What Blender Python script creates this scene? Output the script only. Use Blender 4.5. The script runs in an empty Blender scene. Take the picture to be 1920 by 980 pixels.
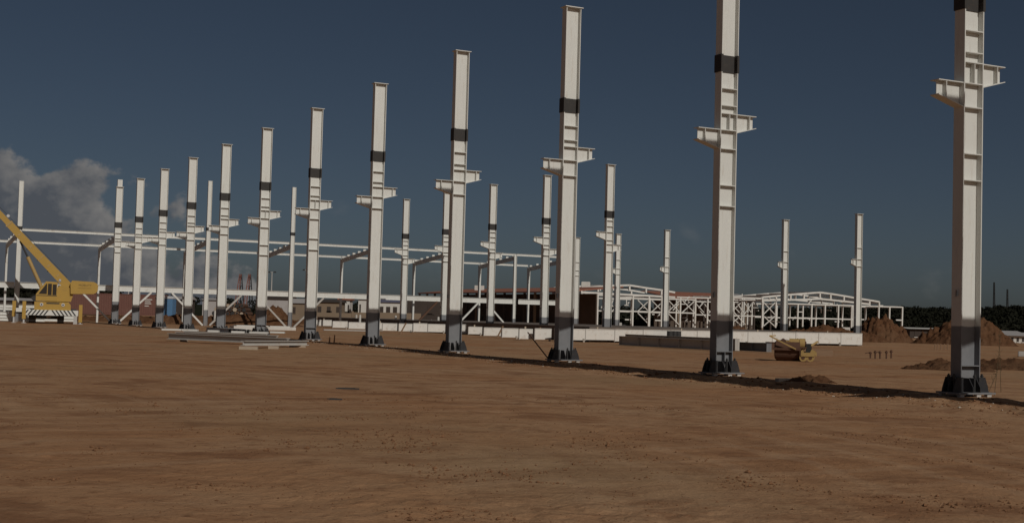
import bpy, math, random
import numpy as np
from mathutils import Vector, Matrix, noise as mnoise
rnd = random.Random(7)
scene = bpy.context.scene
C = scene.collection

# ------------------------------------------------------------------ camera
FPX = 2483.0                       # focal length in photo pixels (1920 wide)
PITCH, ROLL, CAMH = 0.0428, 0.0266, 1.6
cam_d = bpy.data.cameras.new('camera')
cam_d.sensor_width = 36.0; cam_d.sensor_fit = 'HORIZONTAL'
cam_d.lens = 36.0 * FPX / 1920.0
cam_d.clip_start = 0.1; cam_d.clip_end = 20000
cam = bpy.data.objects.new('camera', cam_d); C.objects.link(cam)
fwd = Vector((0, math.cos(PITCH), math.sin(PITCH)))
up0 = Vector((0, -math.sin(PITCH), math.cos(PITCH)))
rt0 = Vector((1, 0, 0))
RT = math.cos(ROLL) * rt0 + math.sin(ROLL) * up0
UP = -math.sin(ROLL) * rt0 + math.cos(ROLL) * up0
M = Matrix((RT, UP, -fwd)).transposed().to_4x4()
M.translation = Vector((0, 0, CAMH))
cam.matrix_world = M
scene.camera = cam

# ------------------------------------------------------------------ site axes
AZ = 1.0985
U = Vector((-math.cos(AZ), math.sin(AZ), 0))     # along the column rows, away
W = Vector((math.sin(AZ), math.cos(AZ), 0))      # across the bays, to the right
ROTW = math.atan2(W.y, W.x)
A0 = Vector((11.19, 32.56, 0))
SP = 10.047

# ------------------------------------------------------------------ sky, sun, exposure
SUN_EL = math.radians(32.4)
OFF = math.radians(3.7)
sh = -U * math.cos(OFF) + W * math.sin(OFF)
to_sun = Vector((sh.x * math.cos(SUN_EL), sh.y * math.cos(SUN_EL), math.sin(SUN_EL)))
world = bpy.data.worlds.new('World'); scene.world = world
world.use_nodes = True
wn = world.node_tree; wn.nodes.clear()
def N(nt, t, **kw):
    n = nt.nodes.new(t)
    for k, v in kw.items(): setattr(n, k, v)
    return n
def mth(nt, op, a, b=None, clamp=False):
    n = nt.nodes.new('ShaderNodeMath'); n.operation = op; n.use_clamp = clamp
    for i, v in enumerate((a, b)):
        if v is None: continue
        if isinstance(v, (int, float)): n.inputs[i].default_value = v
        else: nt.links.new(v, n.inputs[i])
    return n.outputs[0]
sky = N(wn, 'ShaderNodeTexSky', sky_type='NISHITA', sun_disc=False)
sky.sun_elevation = SUN_EL
sky.sun_rotation = math.atan2(to_sun.x, to_sun.y)
sky.altitude = 50; sky.air_density = 0.5; sky.dust_density = 1.4; sky.ozone_density = 3.5
tc = N(wn, 'ShaderNodeTexCoord')
sep = N(wn, 'ShaderNodeSeparateXYZ'); wn.links.new(tc.outputs['Generated'], sep.inputs[0])
az = mth(wn, 'ARCTAN2', sep.outputs[0], sep.outputs[1])
el = mth(wn, 'ARCSINE', sep.outputs[2])
# cumulus banks: four round the horizon, one of them to the left of the view
bank = mth(wn, 'COSINE', mth(wn, 'MULTIPLY', mth(wn, 'ADD', az, 0.42), 5.0))
cmb = N(wn, 'ShaderNodeCombineXYZ')
wn.links.new(az, cmb.inputs[0]); wn.links.new(mth(wn, 'MULTIPLY', el, 1.25), cmb.inputs[1])
def cloud_noise(loc):
    n = N(wn, 'ShaderNodeTexNoise'); n.inputs['Scale'].default_value = 21; n.inputs['Detail'].default_value = 9
    n.inputs['Roughness'].default_value = 0.56
    mp = N(wn, 'ShaderNodeMapping'); mp.inputs['Location'].default_value = loc
    wn.links.new(cmb.outputs[0], mp.inputs[0]); wn.links.new(mp.outputs[0], n.inputs[0]); return n
n1 = cloud_noise((2.31, 0.72, 0.4)); n2 = cloud_noise((2.318, 0.728, 0.4))
bias = mth(wn, 'SUBTRACT', mth(wn, 'MULTIPLY', bank, 1.035), mth(wn, 'ADD', mth(wn, 'MULTIPLY', el, 5.0), mth(wn, 'MULTIPLY', mth(wn, 'MAXIMUM', mth(wn, 'SUBTRACT', el, 0.105), 0.0), 9.0)))
dens = mth(wn, 'ADD', mth(wn, 'MULTIPLY', n1.outputs['Fac'], 1.0), bias)
mr = N(wn, 'ShaderNodeMapRange', interpolation_type='SMOOTHSTEP')
mr.inputs['From Min'].default_value = 0.87; mr.inputs['From Max'].default_value = 0.97
wn.links.new(dens, mr.inputs['Value'])
# thin wisps low in the sky everywhere
n3 = N(wn, 'ShaderNodeTexNoise'); n3.inputs['Scale'].default_value = 17; n3.inputs['Detail'].default_value = 7
wn.links.new(cmb.outputs[0], n3.inputs[0])
mr3 = N(wn, 'ShaderNodeMapRange', interpolation_type='SMOOTHSTEP')
mr3.inputs['From Min'].default_value = 0.56; mr3.inputs['From Max'].default_value = 0.80
wn.links.new(mth(wn, 'SUBTRACT', n3.outputs['Fac'], mth(wn, 'ABSOLUTE', mth(wn, 'MULTIPLY', mth(wn, 'SUBTRACT', el, 0.045), 2.2))), mr3.inputs['Value'])
cover = mth(wn, 'MAXIMUM', mth(wn, 'MULTIPLY', mr.outputs[0], 0.9), mth(wn, 'MULTIPLY', mr3.outputs[0], 0.35))
shade = mth(wn, 'MULTIPLY', mth(wn, 'SUBTRACT', n1.outputs['Fac'], n2.outputs['Fac']), 4.0)
edge = mth(wn, 'MULTIPLY', mth(wn, 'SUBTRACT', 1.22, dens), 1.7)      # tops catch the sun, the thick of the bank is grey
bri = mth(wn, 'ADD', shade, edge, True)
cc = N(wn, 'ShaderNodeMix', data_type='RGBA')
cc.inputs[6].default_value = (3.4, 3.7, 4.3, 1); cc.inputs[7].default_value = (9.6, 9.2, 8.8, 1)
wn.links.new(bri, cc.inputs[0])
skm = N(wn, 'ShaderNodeMix', data_type='RGBA')
tint = N(wn, 'ShaderNodeMix', data_type='RGBA', blend_type='MULTIPLY'); tint.inputs[0].default_value = 1
tint.inputs[7].default_value = (1.15, 1.0, 0.815, 1)
wn.links.new(sky.outputs[0], tint.inputs[6])
wn.links.new(cover, skm.inputs[0]); wn.links.new(tint.outputs[2], skm.inputs[6]); wn.links.new(cc.outputs[2], skm.inputs[7])
bg = N(wn, 'ShaderNodeBackground'); bg.inputs['Strength'].default_value = 0.05
wn.links.new(skm.outputs[2], bg.inputs['Color'])
wo = N(wn, 'ShaderNodeOutputWorld'); wn.links.new(bg.outputs[0], wo.inputs[0])

sun_d = bpy.data.lights.new('sun', 'SUN'); sun_d.energy = 5.0; sun_d.angle = math.radians(0.53)
sun_d.color = (1.0, 0.955, 0.88)
sun = bpy.data.objects.new('sun', sun_d); C.objects.link(sun)
sun.rotation_euler = (-to_sun).to_track_quat('-Z', 'Y').to_euler()
sun.location = to_sun * 200
vs = scene.view_settings
vs.view_transform = 'Standard'; vs.look = 'None'; vs.exposure = -1.3; vs.gamma = 1.0; vs.use_curve_mapping = False

# ------------------------------------------------------------------ placing helpers (photo pixel -> point in the place)
def ray(px, py):
    return (fwd + RT * ((px - 960) / FPX) + UP * ((490 - py) / FPX))
def hz(px): return 596.3 + 0.0266 * (px - 960)
def gp(px, py, z=0.0):                       # point on the level z seen at a pixel
    r = ray(px, py); t = (z - CAMH) / r.z
    return Vector((r.x * t, r.y * t, z))
def atY(px, py, Y):                          # point at distance Y
    r = ray(px, py); t = Y / r.y
    return Vector((r.x * t, Y, CAMH + r.z * t))
def onpl(px, py, o, d):                      # point on the upright plane through o along d
    r = ray(px, py); n = Vector((-d.y, d.x, 0)); t = (o.dot(n)) / r.dot(n)
    return Vector((r.x * t, r.y * t, CAMH + r.z * t))

# ------------------------------------------------------------------ objects helpers
class MB:
    def __init__(s): s.v = []; s.f = []
    def add(s, v, f):
        o = len(s.v); s.v += [tuple(a) for a in v]; s.f += [tuple(i + o for i in q) for q in f]; return s
    def box(s, x0, x1, y0, y1, z0, z1):
        return s.add([(x0,y0,z0),(x1,y0,z0),(x1,y1,z0),(x0,y1,z0),(x0,y0,z1),(x1,y0,z1),(x1,y1,z1),(x0,y1,z1)],
                     [(0,3,2,1),(4,5,6,7),(0,1,5,4),(1,2,6,5),(2,3,7,6),(3,0,4,7)])
    def prism_xz(s, poly, y0, y1):           # polygon in x,z pushed along y
        n = len(poly)
        v = [(x, y0, z) for x, z in poly] + [(x, y1, z) for x, z in poly]
        f = [tuple(range(n)), tuple(range(2*n-1, n-1, -1))]
        f += [(i, i + n, (i+1) % n + n, (i+1) % n) for i in range(n)]
        return s.add(v, f)
    def prism_yz(s, poly, x0, x1):
        n = len(poly)
        v = [(x0, y, z) for y, z in poly] + [(x1, y, z) for y, z in poly]
        f = [tuple(range(n)), tuple(range(2*n-1, n-1, -1))]
        f += [(i, i + n, (i+1) % n + n, (i+1) % n) for i in range(n)]
        return s.add(v, f)
    def prism_xy(s, poly, z0, z1):
        n = len(poly)
        v = [(x, y, z0) for x, y in poly] + [(x, y, z1) for x, y in poly]
        f = [tuple(range(n-1, -1, -1)), tuple(range(n, 2*n))]
        f += [(i, (i+1) % n, (i+1) % n + n, i + n) for i in range(n)]
        return s.add(v, f)
    def bar(s, p0, p1, w, h, upv=(0,0,1)):   # rectangular bar between two points
        p0 = Vector(p0); p1 = Vector(p1); d = (p1 - p0).normalized()
        a = d.cross(Vector(upv))
        if a.length < 1e-4: a = Vector((1,0,0))
        a.normalize(); b = a.cross(d).normalized()
        v = []
        for p in (p0, p1):
            for sx, sz in ((-1,-1),(1,-1),(1,1),(-1,1)): v.append(p + a*(sx*w/2) + b*(sz*h/2))
        return s.add(v, [(0,1,2,3),(7,6,5,4),(0,4,5,1),(1,5,6,2),(2,6,7,3),(3,7,4,0)])
    def tube(s, p0, p1, r, n=10, r1=None):
        p0 = Vector(p0); p1 = Vector(p1); d = (p1 - p0).normalized(); r1 = r if r1 is None else r1
        a = d.cross(Vector((0,0,1)));
        if a.length < 1e-3: a = Vector((1,0,0))
        a.normalize(); b = a.cross(d)
        v = []
        for p, q in ((p0, r), (p1, r1)):
            for i in range(n):
                t = 2*math.pi*i/n; v.append(p + a*(q*math.cos(t)) + b*(q*math.sin(t)))
        f = [tuple(range(n)), tuple(range(2*n-1, n-1, -1))] + [(i, i+n, (i+1)%n+n, (i+1)%n) for i in range(n)]
        return s.add(v, f)
    def ibeam(s, p0, p1, dep, b, tf=.02, tw=.014):
        """I-beam between two points, depth upright, flange width across"""
        p0 = Vector(p0); p1 = Vector(p1); d = (p1-p0).normalized()
        a = d.cross(Vector((0,0,1))).normalized(); z = a.cross(d).normalized()
        off = z*(dep/2 - tf/2)
        s.bar(p0+off, p1+off, b, tf); s.bar(p0-off, p1-off, b, tf)
        s.bar(p0, p1, tw, dep-2*tf); return s
    def build(s, name, mat, parent=None, loc=None, rz=None, smooth=False):
        me = bpy.data.meshes.new(name); me.from_pydata(s.v, [], s.f)
        me.materials.append(mat); me.update()
        if smooth:
            for p in me.polygons: p.use_smooth = True
        return link(name, me, parent, loc, rz)
def link(name, me, parent=None, loc=None, rz=None):
    o = bpy.data.objects.new(name, me); C.objects.link(o)
    if parent: o.parent = parent
    if loc is not None: o.location = loc
    if rz is not None: o.rotation_euler = (0, 0, rz)
    return o
def empty(name, loc=(0,0,0), rz=0.0):
    o = bpy.data.objects.new(name, None); C.objects.link(o)
    o.location = loc; o.rotation_euler = (0, 0, rz); o.empty_display_size = .3
    return o
def tag(o, label, cat, group=None):
    o['label'] = label; o['category'] = cat
    if not o.get('kind'): o['kind'] = 'thing'
    if group: o['group'] = group
    return o
KIDS = {}
def copy_tree(o, parent=None):
    c = o.copy(); C.objects.link(c)
    c.parent = parent
    for ch in list(o.children): copy_tree(ch, c)
    return c
ORD = ['first','second','third','fourth','fifth','sixth','seventh','eighth','ninth','tenth','eleventh','twelfth','thirteenth','fourteenth','fifteenth','sixteenth']

# ------------------------------------------------------------------ materials
def pmat(name, col, rough=.6, var=.12, scale=3.0, metal=0.0, bump=0.0, dirt=None, dirt_amt=.0, spec=.4, stretch=(1,1,1), coord='Object'):
    m = bpy.data.materials.new(name); m.use_nodes = True
    nt = m.node_tree; b = nt.nodes['Principled BSDF']
    b.inputs['Roughness'].default_value = rough; b.inputs['Metallic'].default_value = metal
    b.inputs['Specular IOR Level'].default_value = spec
    t = N(nt, 'ShaderNodeTexCoord'); mp = N(nt, 'ShaderNodeMapping'); mp.inputs['Scale'].default_value = stretch
    nt.links.new(t.outputs[coord], mp.inputs[0])
    oi = N(nt, 'ShaderNodeObjectInfo'); cx = N(nt, 'ShaderNodeCombineXYZ')       # each piece weathers differently
    nt.links.new(mth(nt, 'MULTIPLY', oi.outputs['Random'], 37.0), cx.inputs[0]); nt.links.new(mth(nt, 'MULTIPLY', oi.outputs['Random'], 91.0), cx.inputs[2])
    nt.links.new(cx.outputs[0], mp.inputs['Location'])
    n = N(nt, 'ShaderNodeTexNoise'); n.inputs['Scale'].default_value = scale; n.inputs['Detail'].default_value = 6
    nt.links.new(mp.outputs[0], n.inputs[0])
    mx = N(nt, 'ShaderNodeMix', data_type='RGBA')
    mx.inputs[6].default_value = tuple(c*(1-var) for c in col) + (1,)
    mx.inputs[7].default_value = tuple(min(1, c*(1+var)) for c in col) + (1,)
    nt.links.new(n.outputs['Fac'], mx.inputs[0])
    out = mx.outputs[2]
    if dirt:
        n2 = N(nt, 'ShaderNodeTexNoise'); n2.inputs['Scale'].default_value = scale*2.3; n2.inputs['Detail'].default_value = 8
        n2.inputs['Roughness'].default_value = .65
        nt.links.new(mp.outputs[0], n2.inputs[0])
        r = N(nt, 'ShaderNodeMapRange', interpolation_type='SMOOTHSTEP'); r.inputs['From Min'].default_value = .52; r.inputs['From Max'].default_value = .75
        r.inputs['To Max'].default_value = dirt_amt
        nt.links.new(n2.outputs['Fac'], r.inputs['Value'])
        m2 = N(nt, 'ShaderNodeMix', data_type='RGBA'); nt.links.new(r.outputs[0], m2.inputs[0])
        nt.links.new(out, m2.inputs[6]); m2.inputs[7].default_value = tuple(dirt) + (1,)
        out = m2.outputs[2]
    nt.links.new(out, b.inputs['Base Color'])
    if bump:
        bp = N(nt, 'ShaderNodeBump'); bp.inputs['Strength'].default_value = bump; bp.inputs['Distance'].default_value = .03
        nt.links.new(n.outputs['Fac'], bp.inputs['Height']); nt.links.new(bp.outputs[0], b.inputs['Normal'])
    return m
WHITE = (.645, .645, .61)
DUST = (.30, .20, .12)
def column_paint(name, zp, soft=.05):
    """white paint above zp, grey primer below; faint dust streaks"""
    m = pmat(name, WHITE, .5, .05, 1.5, dirt=(.42,.34,.26), dirt_amt=.42, stretch=(3,3,.30))
    nt = m.node_tree; b = nt.nodes['Principled BSDF']
    src = b.inputs['Base Color'].links[0].from_socket
    t = N(nt, 'ShaderNodeTexCoord'); s = N(nt, 'ShaderNodeSeparateXYZ'); nt.links.new(t.outputs['Object'], s.inputs[0])
    n = N(nt, 'ShaderNodeTexNoise'); n.inputs['Scale'].default_value = 5; nt.links.new(t.outputs['Object'], n.inputs[0])
    z = mth(nt, 'ADD', s.outputs[2], mth(nt, 'MULTIPLY', mth(nt, 'SUBTRACT', n.outputs['Fac'], .5), soft))
    f = N(nt, 'ShaderNodeMapRange'); f.inputs['From Min'].default_value = zp-.015; f.inputs['From Max'].default_value = zp+.015
    nt.links.new(z, f.inputs['Value'])
    g = N(nt, 'ShaderNodeMix', data_type='RGBA'); nt.links.new(f.outputs[0], g.inputs[0])
    n4 = N(nt, 'ShaderNodeTexNoise'); n4.inputs['Scale'].default_value = 4; n4.inputs['Detail'].default_value = 7; nt.links.new(t.outputs['Object'], n4.inputs[0])
    gm = N(nt, 'ShaderNodeMix', data_type='RGBA'); nt.links.new(n4.outputs['Fac'], gm.inputs[0])
    gm.inputs[6].default_value = (.145,.15,.16,1); gm.inputs[7].default_value = (.225,.23,.24,1)
    # dust splashed on the lowest half metre
    d = N(nt, 'ShaderNodeMapRange'); d.inputs['From Min'].default_value = .55; d.inputs['From Max'].default_value = .05; d.inputs['To Max'].default_value = .5
    nt.links.new(z, d.inputs['Value'])
    dm = N(nt, 'ShaderNodeMix', data_type='RGBA'); nt.links.new(mth(nt, 'MULTIPLY', d.outputs[0], n4.outputs['Fac'], True), dm.inputs[0])
    nt.links.new(gm.outputs[2], dm.inputs[6]); dm.inputs[7].default_value = (.28,.18,.11,1)
    nt.links.new(dm.outputs[2], g.inputs[6]); nt.links.new(src, g.inputs[7])
    nt.links.new(g.outputs[2], b.inputs['Base Color'])
    return m
mPaintA = column_paint('column_paint_front', 1.70)
mPaintE = column_paint('column_paint_end', 2.2)
mPaintB = column_paint('column_paint_rear', 1.76)
mPaintW = column_paint('column_paint_wall', 1.55)
mWhite = pmat('white_steel', WHITE, .5, .06, 1.2, dirt=(.38,.31,.24), dirt_amt=.5, stretch=(1,1,.6))
mWhiteFar = pmat('white_steel_far', (.66,.65,.61), .6, .10, .6, dirt=(.30,.24,.19), dirt_amt=.4)
mPrimer = pmat('grey_primer', (.17,.175,.185), .6, .2, 3, dirt=DUST, dirt_amt=.5)
mSplice = pmat('splice_steel', (.035,.032,.03), .7, .25, 6, dirt=(.08,.05,.035), dirt_amt=.6)
mGalv = pmat('pale_plate', (.42,.41,.39), .55, .1, 5)
mDark = pmat('dark_steel', (.03,.03,.03), .6, .3, 4)
mConc = pmat('concrete', (.36,.33,.29), .9, .15, 3, bump=.2, dirt=DUST, dirt_amt=.6)
mPanel = pmat('white_panel', (.66,.64,.595), .7, .08, 1.3, dirt=(.36,.27,.19), dirt_amt=.6)
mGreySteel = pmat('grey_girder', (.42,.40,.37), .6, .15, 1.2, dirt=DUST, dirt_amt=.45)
mYellow = pmat('crane_yellow', (.40,.245,.04), .5, .08, 1.4, dirt=(.32,.19,.05), dirt_amt=.55, spec=.5)
mOchre = pmat('worn_yellow', (.40,.27,.10), .6, .18, 6, dirt=(.22,.14,.08), dirt_amt=.7)
mOchreDark = pmat('faded_lettering', (.12,.075,.03), .7, .3, 6)
mRubber = pmat('rubber', (.022,.021,.02), .85, .2, 5, dirt=(.12,.08,.05), dirt_amt=.5)
mGlass = pmat('cab_glass', (.03,.025,.022), .12, .1, 2, spec=.6)
mChrome = pmat('lamp_glass', (.55,.55,.55), .2, .05, 3, spec=.8)
mContainer = pmat('container_brown', (.13,.05,.035), .6, .12, .8, dirt=(.2,.12,.08), dirt_amt=.4)
mBlue = pmat('toilet_blue', (.10,.21,.36), .5, .08, 2)
mToiletTop = pmat('toilet_roof', (.55,.56,.58), .5, .05, 2)
mRedRoof = pmat('red_roof', (.30,.12,.075), .8, .2, .6, dirt=(.4,.28,.2), dirt_amt=.5)
mPaleRoof = pmat('pale_roof', (.38,.36,.35), .7, .12, .4, dirt=(.25,.2,.16), dirt_amt=.4)
mDarkWall = pmat('dark_wall', (.055,.042,.035), .9, .3, .4)
mShedWall = pmat('shed_wall', (.10,.075,.058), .9, .4, .5, dirt=(.2,.15,.1), dirt_amt=.5)
mTanWall = pmat('tan_wall', (.22,.165,.115), .9, .15, .5, dirt=(.2,.14,.1), dirt_amt=.5)
mWhiteWall = pmat('white_wall', (.58,.56,.52), .8, .1, .5, dirt=(.3,.24,.18), dirt_amt=.5)
mTimber = pmat('timber', (.24,.15,.09), .8, .2, 3, stretch=(1,1,4))
mPaleTimber = pmat('pale_timber', (.40,.33,.25), .8, .15, 3)
mRust = pmat('rusty_bar', (.10,.05,.03), .85, .3, 8)
mWeed = pmat('dry_stalk', (.10,.075,.04), .9, .2, 9)
mFoliage = pmat('wood_foliage', (.015,.0155,.0105), .95, .45, .12, spec=.05)
mBark = pmat('bark', (.06,.045,.03), .9, .3, 4)
mGravel = pmat('dark_fill', (.15,.12,.10), .95, .35, 1.2, bump=.5, dirt=(.22,.15,.1), dirt_amt=.5)
mClod = pmat('earth_clods', (.20,.105,.056), .95, .45, 9, spec=.05)
mGusset = pmat('bare_gusset', (.022,.022,.025), .65, .3, 5, dirt=(.12,.08,.05), dirt_amt=.35)
mStone = pmat('pale_stone', (.5,.44,.36), .9, .2, 20)

def earth(name, dark=(1,1,1), fine=1.0):
    m = bpy.data.materials.new(name); m.use_nodes = True
    nt = m.node_tree; b = nt.nodes['Principled BSDF']
    b.inputs['Roughness'].default_value = .95; b.inputs['Specular IOR Level'].default_value = .12
    t = N(nt, 'ShaderNodeTexCoord')
    def noise(scale, det, rough=.55, rot=0, st=(1,1,1), loc=(0,0,0)):
        mp = N(nt, 'ShaderNodeMapping'); mp.inputs['Scale'].default_value = st; mp.inputs['Rotation'].default_value = (0,0,rot); mp.inputs['Location'].default_value = loc
        nt.links.new(t.outputs['Object'], mp.inputs[0])
        n = N(nt, 'ShaderNodeTexNoise'); n.inputs['Scale'].default_value = scale; n.inputs['Detail'].default_value = det; n.inputs['Roughness'].default_value = rough
        nt.links.new(mp.outputs[0], n.inputs[0]); return n.outputs['Fac']
    def ss(v, a, c, to=1.0):
        r = N(nt, 'ShaderNodeMapRange', interpolation_type='SMOOTHSTEP'); r.inputs['From Min'].default_value = a; r.inputs['From Max'].default_value = c; r.inputs['To Max'].default_value = to
        nt.links.new(v, r.inputs['Value']); return r.outputs[0]
    def mix(f, a, c):
        x = N(nt, 'ShaderNodeMix', data_type='RGBA'); nt.links.new(f, x.inputs[0])
        for i, q in ((6, a), (7, c)):
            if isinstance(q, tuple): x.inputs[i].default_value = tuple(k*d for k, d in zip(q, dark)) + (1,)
            else: nt.links.new(q, x.inputs[i])
        return x.outputs[2]
    patch = noise(.11, 6, .6)
    streak = noise(.8, 7, .66, -.45, (.75, 1.15, 1))
    ruts = noise(1.3, 5, .6, 1.1, (.28, 1.5, 1), (3,1,0))
    mid = noise(2.6, 7, .65)
    finen = noise(16, 6, .7)
    base = mix(ss(patch, .36, .62), (.365,.202,.105), (.40,.255,.15))
    base = mix(ss(streak, .46, .70, .75), base, (.27,.142,.074))
    base = mix(ss(ruts, .55, .72, .45), base, (.45,.30,.185))
    base = mix(ss(mid, .50, .70, .75), base, (.235,.122,.064))
    blot = noise(.42, 7, .68, .3, (1,1,1), (9,4,0))
    base = mix(ss(blot, .52, .64, .8), base, (.225,.115,.06))
    speck = noise(5.5, 4, .75, 0, (1,1,1), (5,5,0))
    base = mix(ss(speck, .60, .68, .8), base, (.20,.105,.058))
    olive = noise(.06, 4, .5, 0, (1,1,1), (2,8,0))
    base = mix(ss(olive, .50, .66, .45), base, (.33,.245,.145))
    base = mix(ss(finen, .56, .74, .7), base, (.19,.10,.052))
    base = mix(ss(finen, .42, .24, .35), base, (.5,.34,.21))
    # faint curved wheel tracks
    for (lx, ly, sc, am) in ((-38, 8, .42, .30), (26, -30, .36, .26)):
        mp = N(nt, 'ShaderNodeMapping'); mp.inputs['Location'].default_value = (-lx*sc, -ly*sc, 0); mp.inputs['Scale'].default_value = (sc, sc, 0)
        nt.links.new(t.outputs['Object'], mp.inputs[0])
        wv = N(nt, 'ShaderNodeTexWave', wave_type='RINGS', rings_direction='SPHERICAL', wave_profile='SIN')
        wv.inputs['Scale'].default_value = .62; wv.inputs['Distortion'].default_value = 2.2; wv.inputs['Detail'].default_value = 4; wv.inputs['Detail Scale'].default_value = 1.6
        nt.links.new(mp.outputs[0], wv.inputs[0])
        msk = ss(noise(.13, 3, .5, 0, (1,1,1), (lx, ly, 0)), .46, .60)
        base = mix(mth(nt, 'MULTIPLY', ss(wv.outputs['Fac'], .80, .97, am), msk), base, (.46,.315,.20))
        base = mix(mth(nt, 'MULTIPLY', ss(wv.outputs['Fac'], .22, .05, am), msk), base, (.23,.125,.068))
    nt.links.new(base, b.inputs['Base Color'])
    bp = N(nt, 'ShaderNodeBump'); bp.inputs['Strength'].default_value = .65*fine; bp.inputs['Distance'].default_value = .06
    hsum = mth(nt, 'ADD', mth(nt, 'ADD', mid, mth(nt, 'MULTIPLY', finen, .5)), mth(nt, 'MULTIPLY', speck, .5))
    nt.links.new(hsum, bp.inputs['Height']); nt.links.new(bp.outputs[0], b.inputs['Normal'])
    return m
mEarth = earth('site_earth', (1.03,.975,.93))
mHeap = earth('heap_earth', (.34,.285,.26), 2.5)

# ------------------------------------------------------------------ ground
def vnoise(x, y, seed=0):
    xi = np.floor(x).astype(np.int64); yi = np.floor(y).astype(np.int64); xf = x-xi; yf = y-yi
    def h(a, b):
        n = (a*374761393 + b*668265263 + seed*1442695041) & 0x7fffffff
        n = ((n ^ (n >> 13)) * 1274126177) & 0x7fffffff
        return ((n ^ (n >> 16)) & 0xffff) / 65535.0
    u = xf*xf*(3-2*xf); v = yf*yf*(3-2*yf)
    return (h(xi,yi)*(1-u)+h(xi+1,yi)*u)*(1-v) + (h(xi,yi+1)*(1-u)+h(xi+1,yi+1)*u)*v - .5
def fbm(x, y, o=4, seed=0):
    r = 0; a = 1.0
    for k in range(o): r = r + a*vnoise(x*2**k, y*2**k, seed+k); a *= .5
    return r
COLS = [A0 + U*(SP*i) for i in range(-1, 11)]
def ground_h(x, y):
    x = np.asarray(x, float); y = np.asarray(y, float)
    r = np.hypot(x, y)
    h = .05*fbm(x/9, y/9, 3, 3) + .028*fbm(x/1.7, y/1.7, 4, 11)
    # windrow of spoil along the front row
    dx = x-A0.x; dy = y-A0.y
    s = dx*W.x + dy*W.y; t = dx*U.x + dy*U.y
    stp = np.clip((36-t)/22, 0, 1)*.15
    e = s + .35*fbm(t/2.2, s/3, 3, 5)
    k = np.clip((-e-.25)/1.3, 0, 1); k = k*k*(3-2*k)
    h = h - stp*k
    wr = np.exp(-((e+1.1)/.9)**2) * np.clip((30-t)/20, .15, 1) * (t > -30)
    h = h + wr*(.02 + .11*fbm(x/.6, y/.6, 4, 21))
    rough = np.clip(fbm(x/3.1, y/3.1, 3, 61)*2.2+.25, 0, 1)*np.clip((45-r)/25, 0, 1)
    h = h + rough*(.034*fbm(x/.42, y/.42, 3, 71) + .016*fbm(x/.13, y/.13, 2, 81))
    # shallow wheel ruts crossing the yard
    rut = np.sin((s*.9 + 2.5*fbm(t/14, s/30, 2, 31))*2*math.pi/2.3)
    h = h + .012*rut*np.clip(fbm(t/11, s/4, 2, 41)*3, 0, 1)
    for c in COLS:
        d = np.hypot(x-c.x, y-c.y); k = np.clip((d-.72)/.5, 0, 1); h = h*k - .01*(1-k)
    far = np.clip((r-70)/60, 0, 1); h = h*(1-.8*far)
    return h
rs = [0.0] + list(np.geomspace(1.5, 9.5, 40)) + list(np.geomspace(9.55, 24, 300)) + list(np.geomspace(24.1, 70, 230)) + list(np.geomspace(71.5, 6000, 60))
angs = sorted(set(list(np.linspace(-math.pi, -.62, 34)) + list(np.linspace(-.6, .6, 560)) + list(np.linspace(.62, math.pi, 34))))
rr, aa = np.meshgrid(np.array(rs[1:]), np.array(angs), indexing='ij')
gx = rr*np.sin(aa); gy = rr*np.cos(aa); gz = ground_h(gx, gy)
far = np.clip((rr-400)/1500, 0, 1); gz = gz - far*2
nr, na = gx.shape
verts = np.stack([gx, gy, gz], -1).reshape(-1, 3)
idx = np.arange(nr*na).reshape(nr, na)
faces = np.stack([idx[:-1,:-1], idx[1:,:-1], idx[1:,1:], idx[:-1,1:]], -1).reshape(-1, 4)
gm = bpy.data.meshes.new('ground')
vl = verts.tolist() + [[0,0,0]]
fl = faces.tolist() + [[nr*na, int(idx[0,j]), int(idx[0,j+1])] for j in range(na-1)]
gm.from_pydata(vl, [], fl); gm.materials.append(mEarth); gm.update()
for p in gm.polygons: p.use_smooth = True
g = link('ground', gm); g['kind'] = 'structure'

def gh(x, y): return float(ground_h(np.array([x]), np.array([y]))[0])

# clods and stones strewn over the yard (uncountable)
def clods(name, mat, pts, label):
    mb = MB()
    octa = [(1,0,0),(-1,0,0),(0,1,0),(0,-1,0),(0,0,1),(0,0,-1)]
    of = [(0,2,4),(2,1,4),(1,3,4),(3,0,4),(2,0,5),(1,2,5),(3,1,5),(0,3,5)]
    for x, y, s in pts:
        z = gh_fast[(x, y)]
        a = rnd.uniform(0, 6.28); ca, sa = math.cos(a), math.sin(a)
        vv = []
        for q in octa:
            kx = s*rnd.uniform(.6,1.4); p = (q[0]*kx, q[1]*kx*.8, q[2]*s*rnd.uniform(.5,.9))
            vv.append((x+p[0]*ca-p[1]*sa, y+p[0]*sa+p[1]*ca, z+p[2]+s*.25))
        mb.add(vv, of)
    o = mb.build(name, mat); o['kind'] = 'stuff'; tag(o, label, 'stones')
pts = []
def scatter(n, fn):
    for _ in range(n): pts.append(fn())
def yard():
    r = 10.5*math.exp(rnd.random()*math.log(8)); a = rnd.uniform(-.43, .43)
    return (r*math.sin(a), r*math.cos(a), abs(rnd.gauss(0, .006))+.003)
def patchy():
    while True:
        r = 10.3*math.exp(rnd.random()*math.log(3)); a = rnd.uniform(-.43, .43); x, y = r*math.sin(a), r*math.cos(a)
        if fbm(np.array([x/1.5]), np.array([y/1.5]), 3, 77)[0] > .20: return (x, y, abs(rnd.gauss(0, .011))+.003)
def row():
    t = rnd.uniform(-12, 60); s = rnd.gauss(-1.2, .55)
    p = A0 + U*t + W*s; return (p.x, p.y, abs(rnd.gauss(0, .02))+.006)
scatter(6500, yard); scatter(4200, patchy); scatter(3600, row)
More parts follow.
